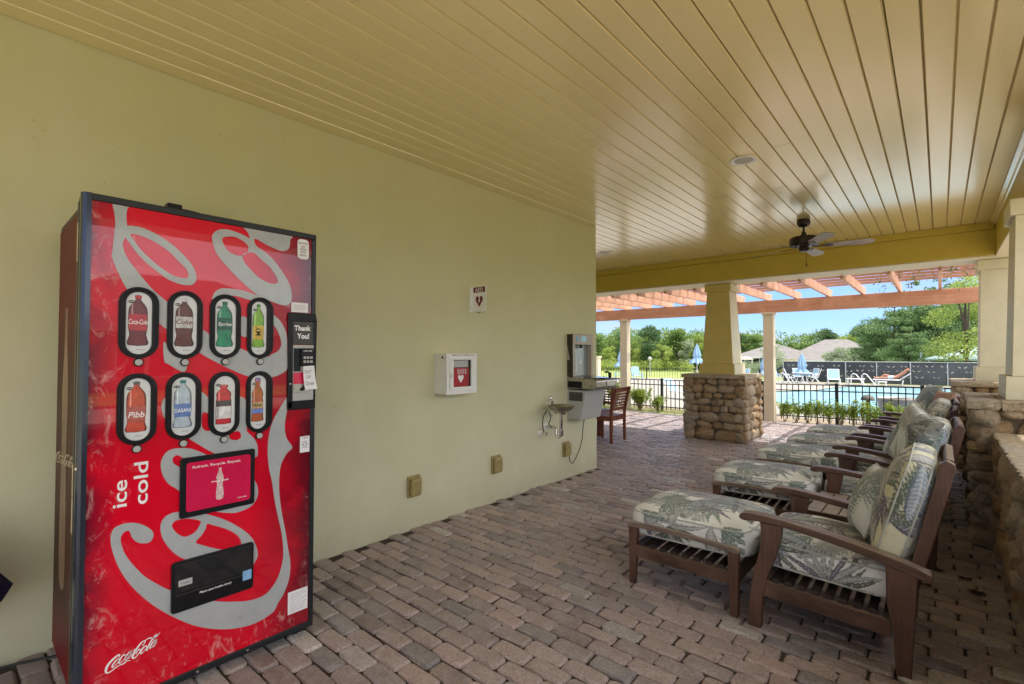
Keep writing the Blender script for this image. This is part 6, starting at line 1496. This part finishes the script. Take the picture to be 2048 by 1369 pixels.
for b, d, s_, k, lb in PW:
    t = PP[k] if k not in u2 else copy_tree(PP[k]); u2.add(k); place(t, b, d, s_*1.06); relabel(t, lb)
place(ol, 1.7, 44, .92)
rt_ = make_tree('round_tree', 'dense round magnolia like tree in front of the larger grey house', 'tree', 3.2, 2.9, M['silverleaf'], 6500, .07, 'round', None, bare=.12, seed=21); place(rt_, -7.3, 52, 1)
ct = make_tree('slender_tree', 'slender columnar tree showing both sides of the middle beige post', 'tree', 3.9, 2.2, M['silverleaf'], 4000, .07, 'col', None, bare=.1, seed=22); place(ct, -13.4, 56, 1)
for i, (b, d, h, lb) in enumerate([(-11.7, 56, 1.9, 'golden green shrub left of the closed pool umbrella'), (-9.9, 55, 1.75, 'golden green shrub right of the closed pool umbrella'), (-9.1, 56, 1.6, 'smaller golden shrub in front of the larger house')]):
    t = make_tree('golden_shrub', lb, 'shrub', h, 2.1, M['yellowleaf'], 2200, .06, 'round', 'golden shrubs in front of the houses', bare=.05, seed=30+i); place(t, b, d, 1)
t = make_tree('pale_bush', 'pale green rounded bush in front of the blue house deck', 'shrub', 1.8, 3.6, M['silverleaf'], 4200, .06, 'round', None, bare=.02, seed=40); place(t, -15.0, 55, 1)
t = make_tree('pale_bush', 'bright green bush at the left of the blue house', 'shrub', 2.0, 2.2, M['leafC'], 2600, .08, 'round', None, bare=.02, seed=41); place(t, -16.5, 62, 1)
# ------------------------------------------------------------------ what stands to the right of the patio (seen in reflections)
bh = house('grey roofed neighbouring house to the right of the patio, seen mirrored in the machine', 19, 7, -PI/2, 14, 10, 2.4, 5.2, M['greywall'], [(-5, -3, .4, 1.7), (1, 3, .4, 1.7)], zg=-.1)

# dry leaves blown onto the bricks behind the near chair
for i, ((x, y), lb) in enumerate((((-.02, 4.17), 'small dark dry leaf on the bricks nearest the back leg of the near chair'), ((.10, 4.13), 'curled reddish dry leaf on the bricks towards the low stone wall'), ((.15, 3.93), 'larger crumpled dry leaf cluster close to the low stone wall'), ((-.09, 3.86), 'pale dry leaf scrap lying just behind the near chair'))):
    t = thing('dry_leaf', lb, 'leaf', (x, y, .004), 'dry leaves on the bricks behind the chairs'); m_ = MB()
    for k in range(3 if i == 2 else 1):
        a0 = random.uniform(0, 6.28); ox = x+random.uniform(-.03, .03)*(i == 2); oy = y+random.uniform(-.02, .02)*(i == 2)
        P = [(ox+r*math.cos(a+a0), oy+.6*r*math.sin(a+a0), .006+.012*abs(math.sin(a*1.5))) for a, r in [(j*PI/5, .030*(1.25 if j % 2 else .75)) for j in range(10)]]
        m_.add(P+[(ox, oy, .010)], [(j, (j+1) % 10, 10) for j in range(10)])
    m_.build('blade', simple('dry_leaf_brown', (.07, .03, .018), .8, .3, 30), t)
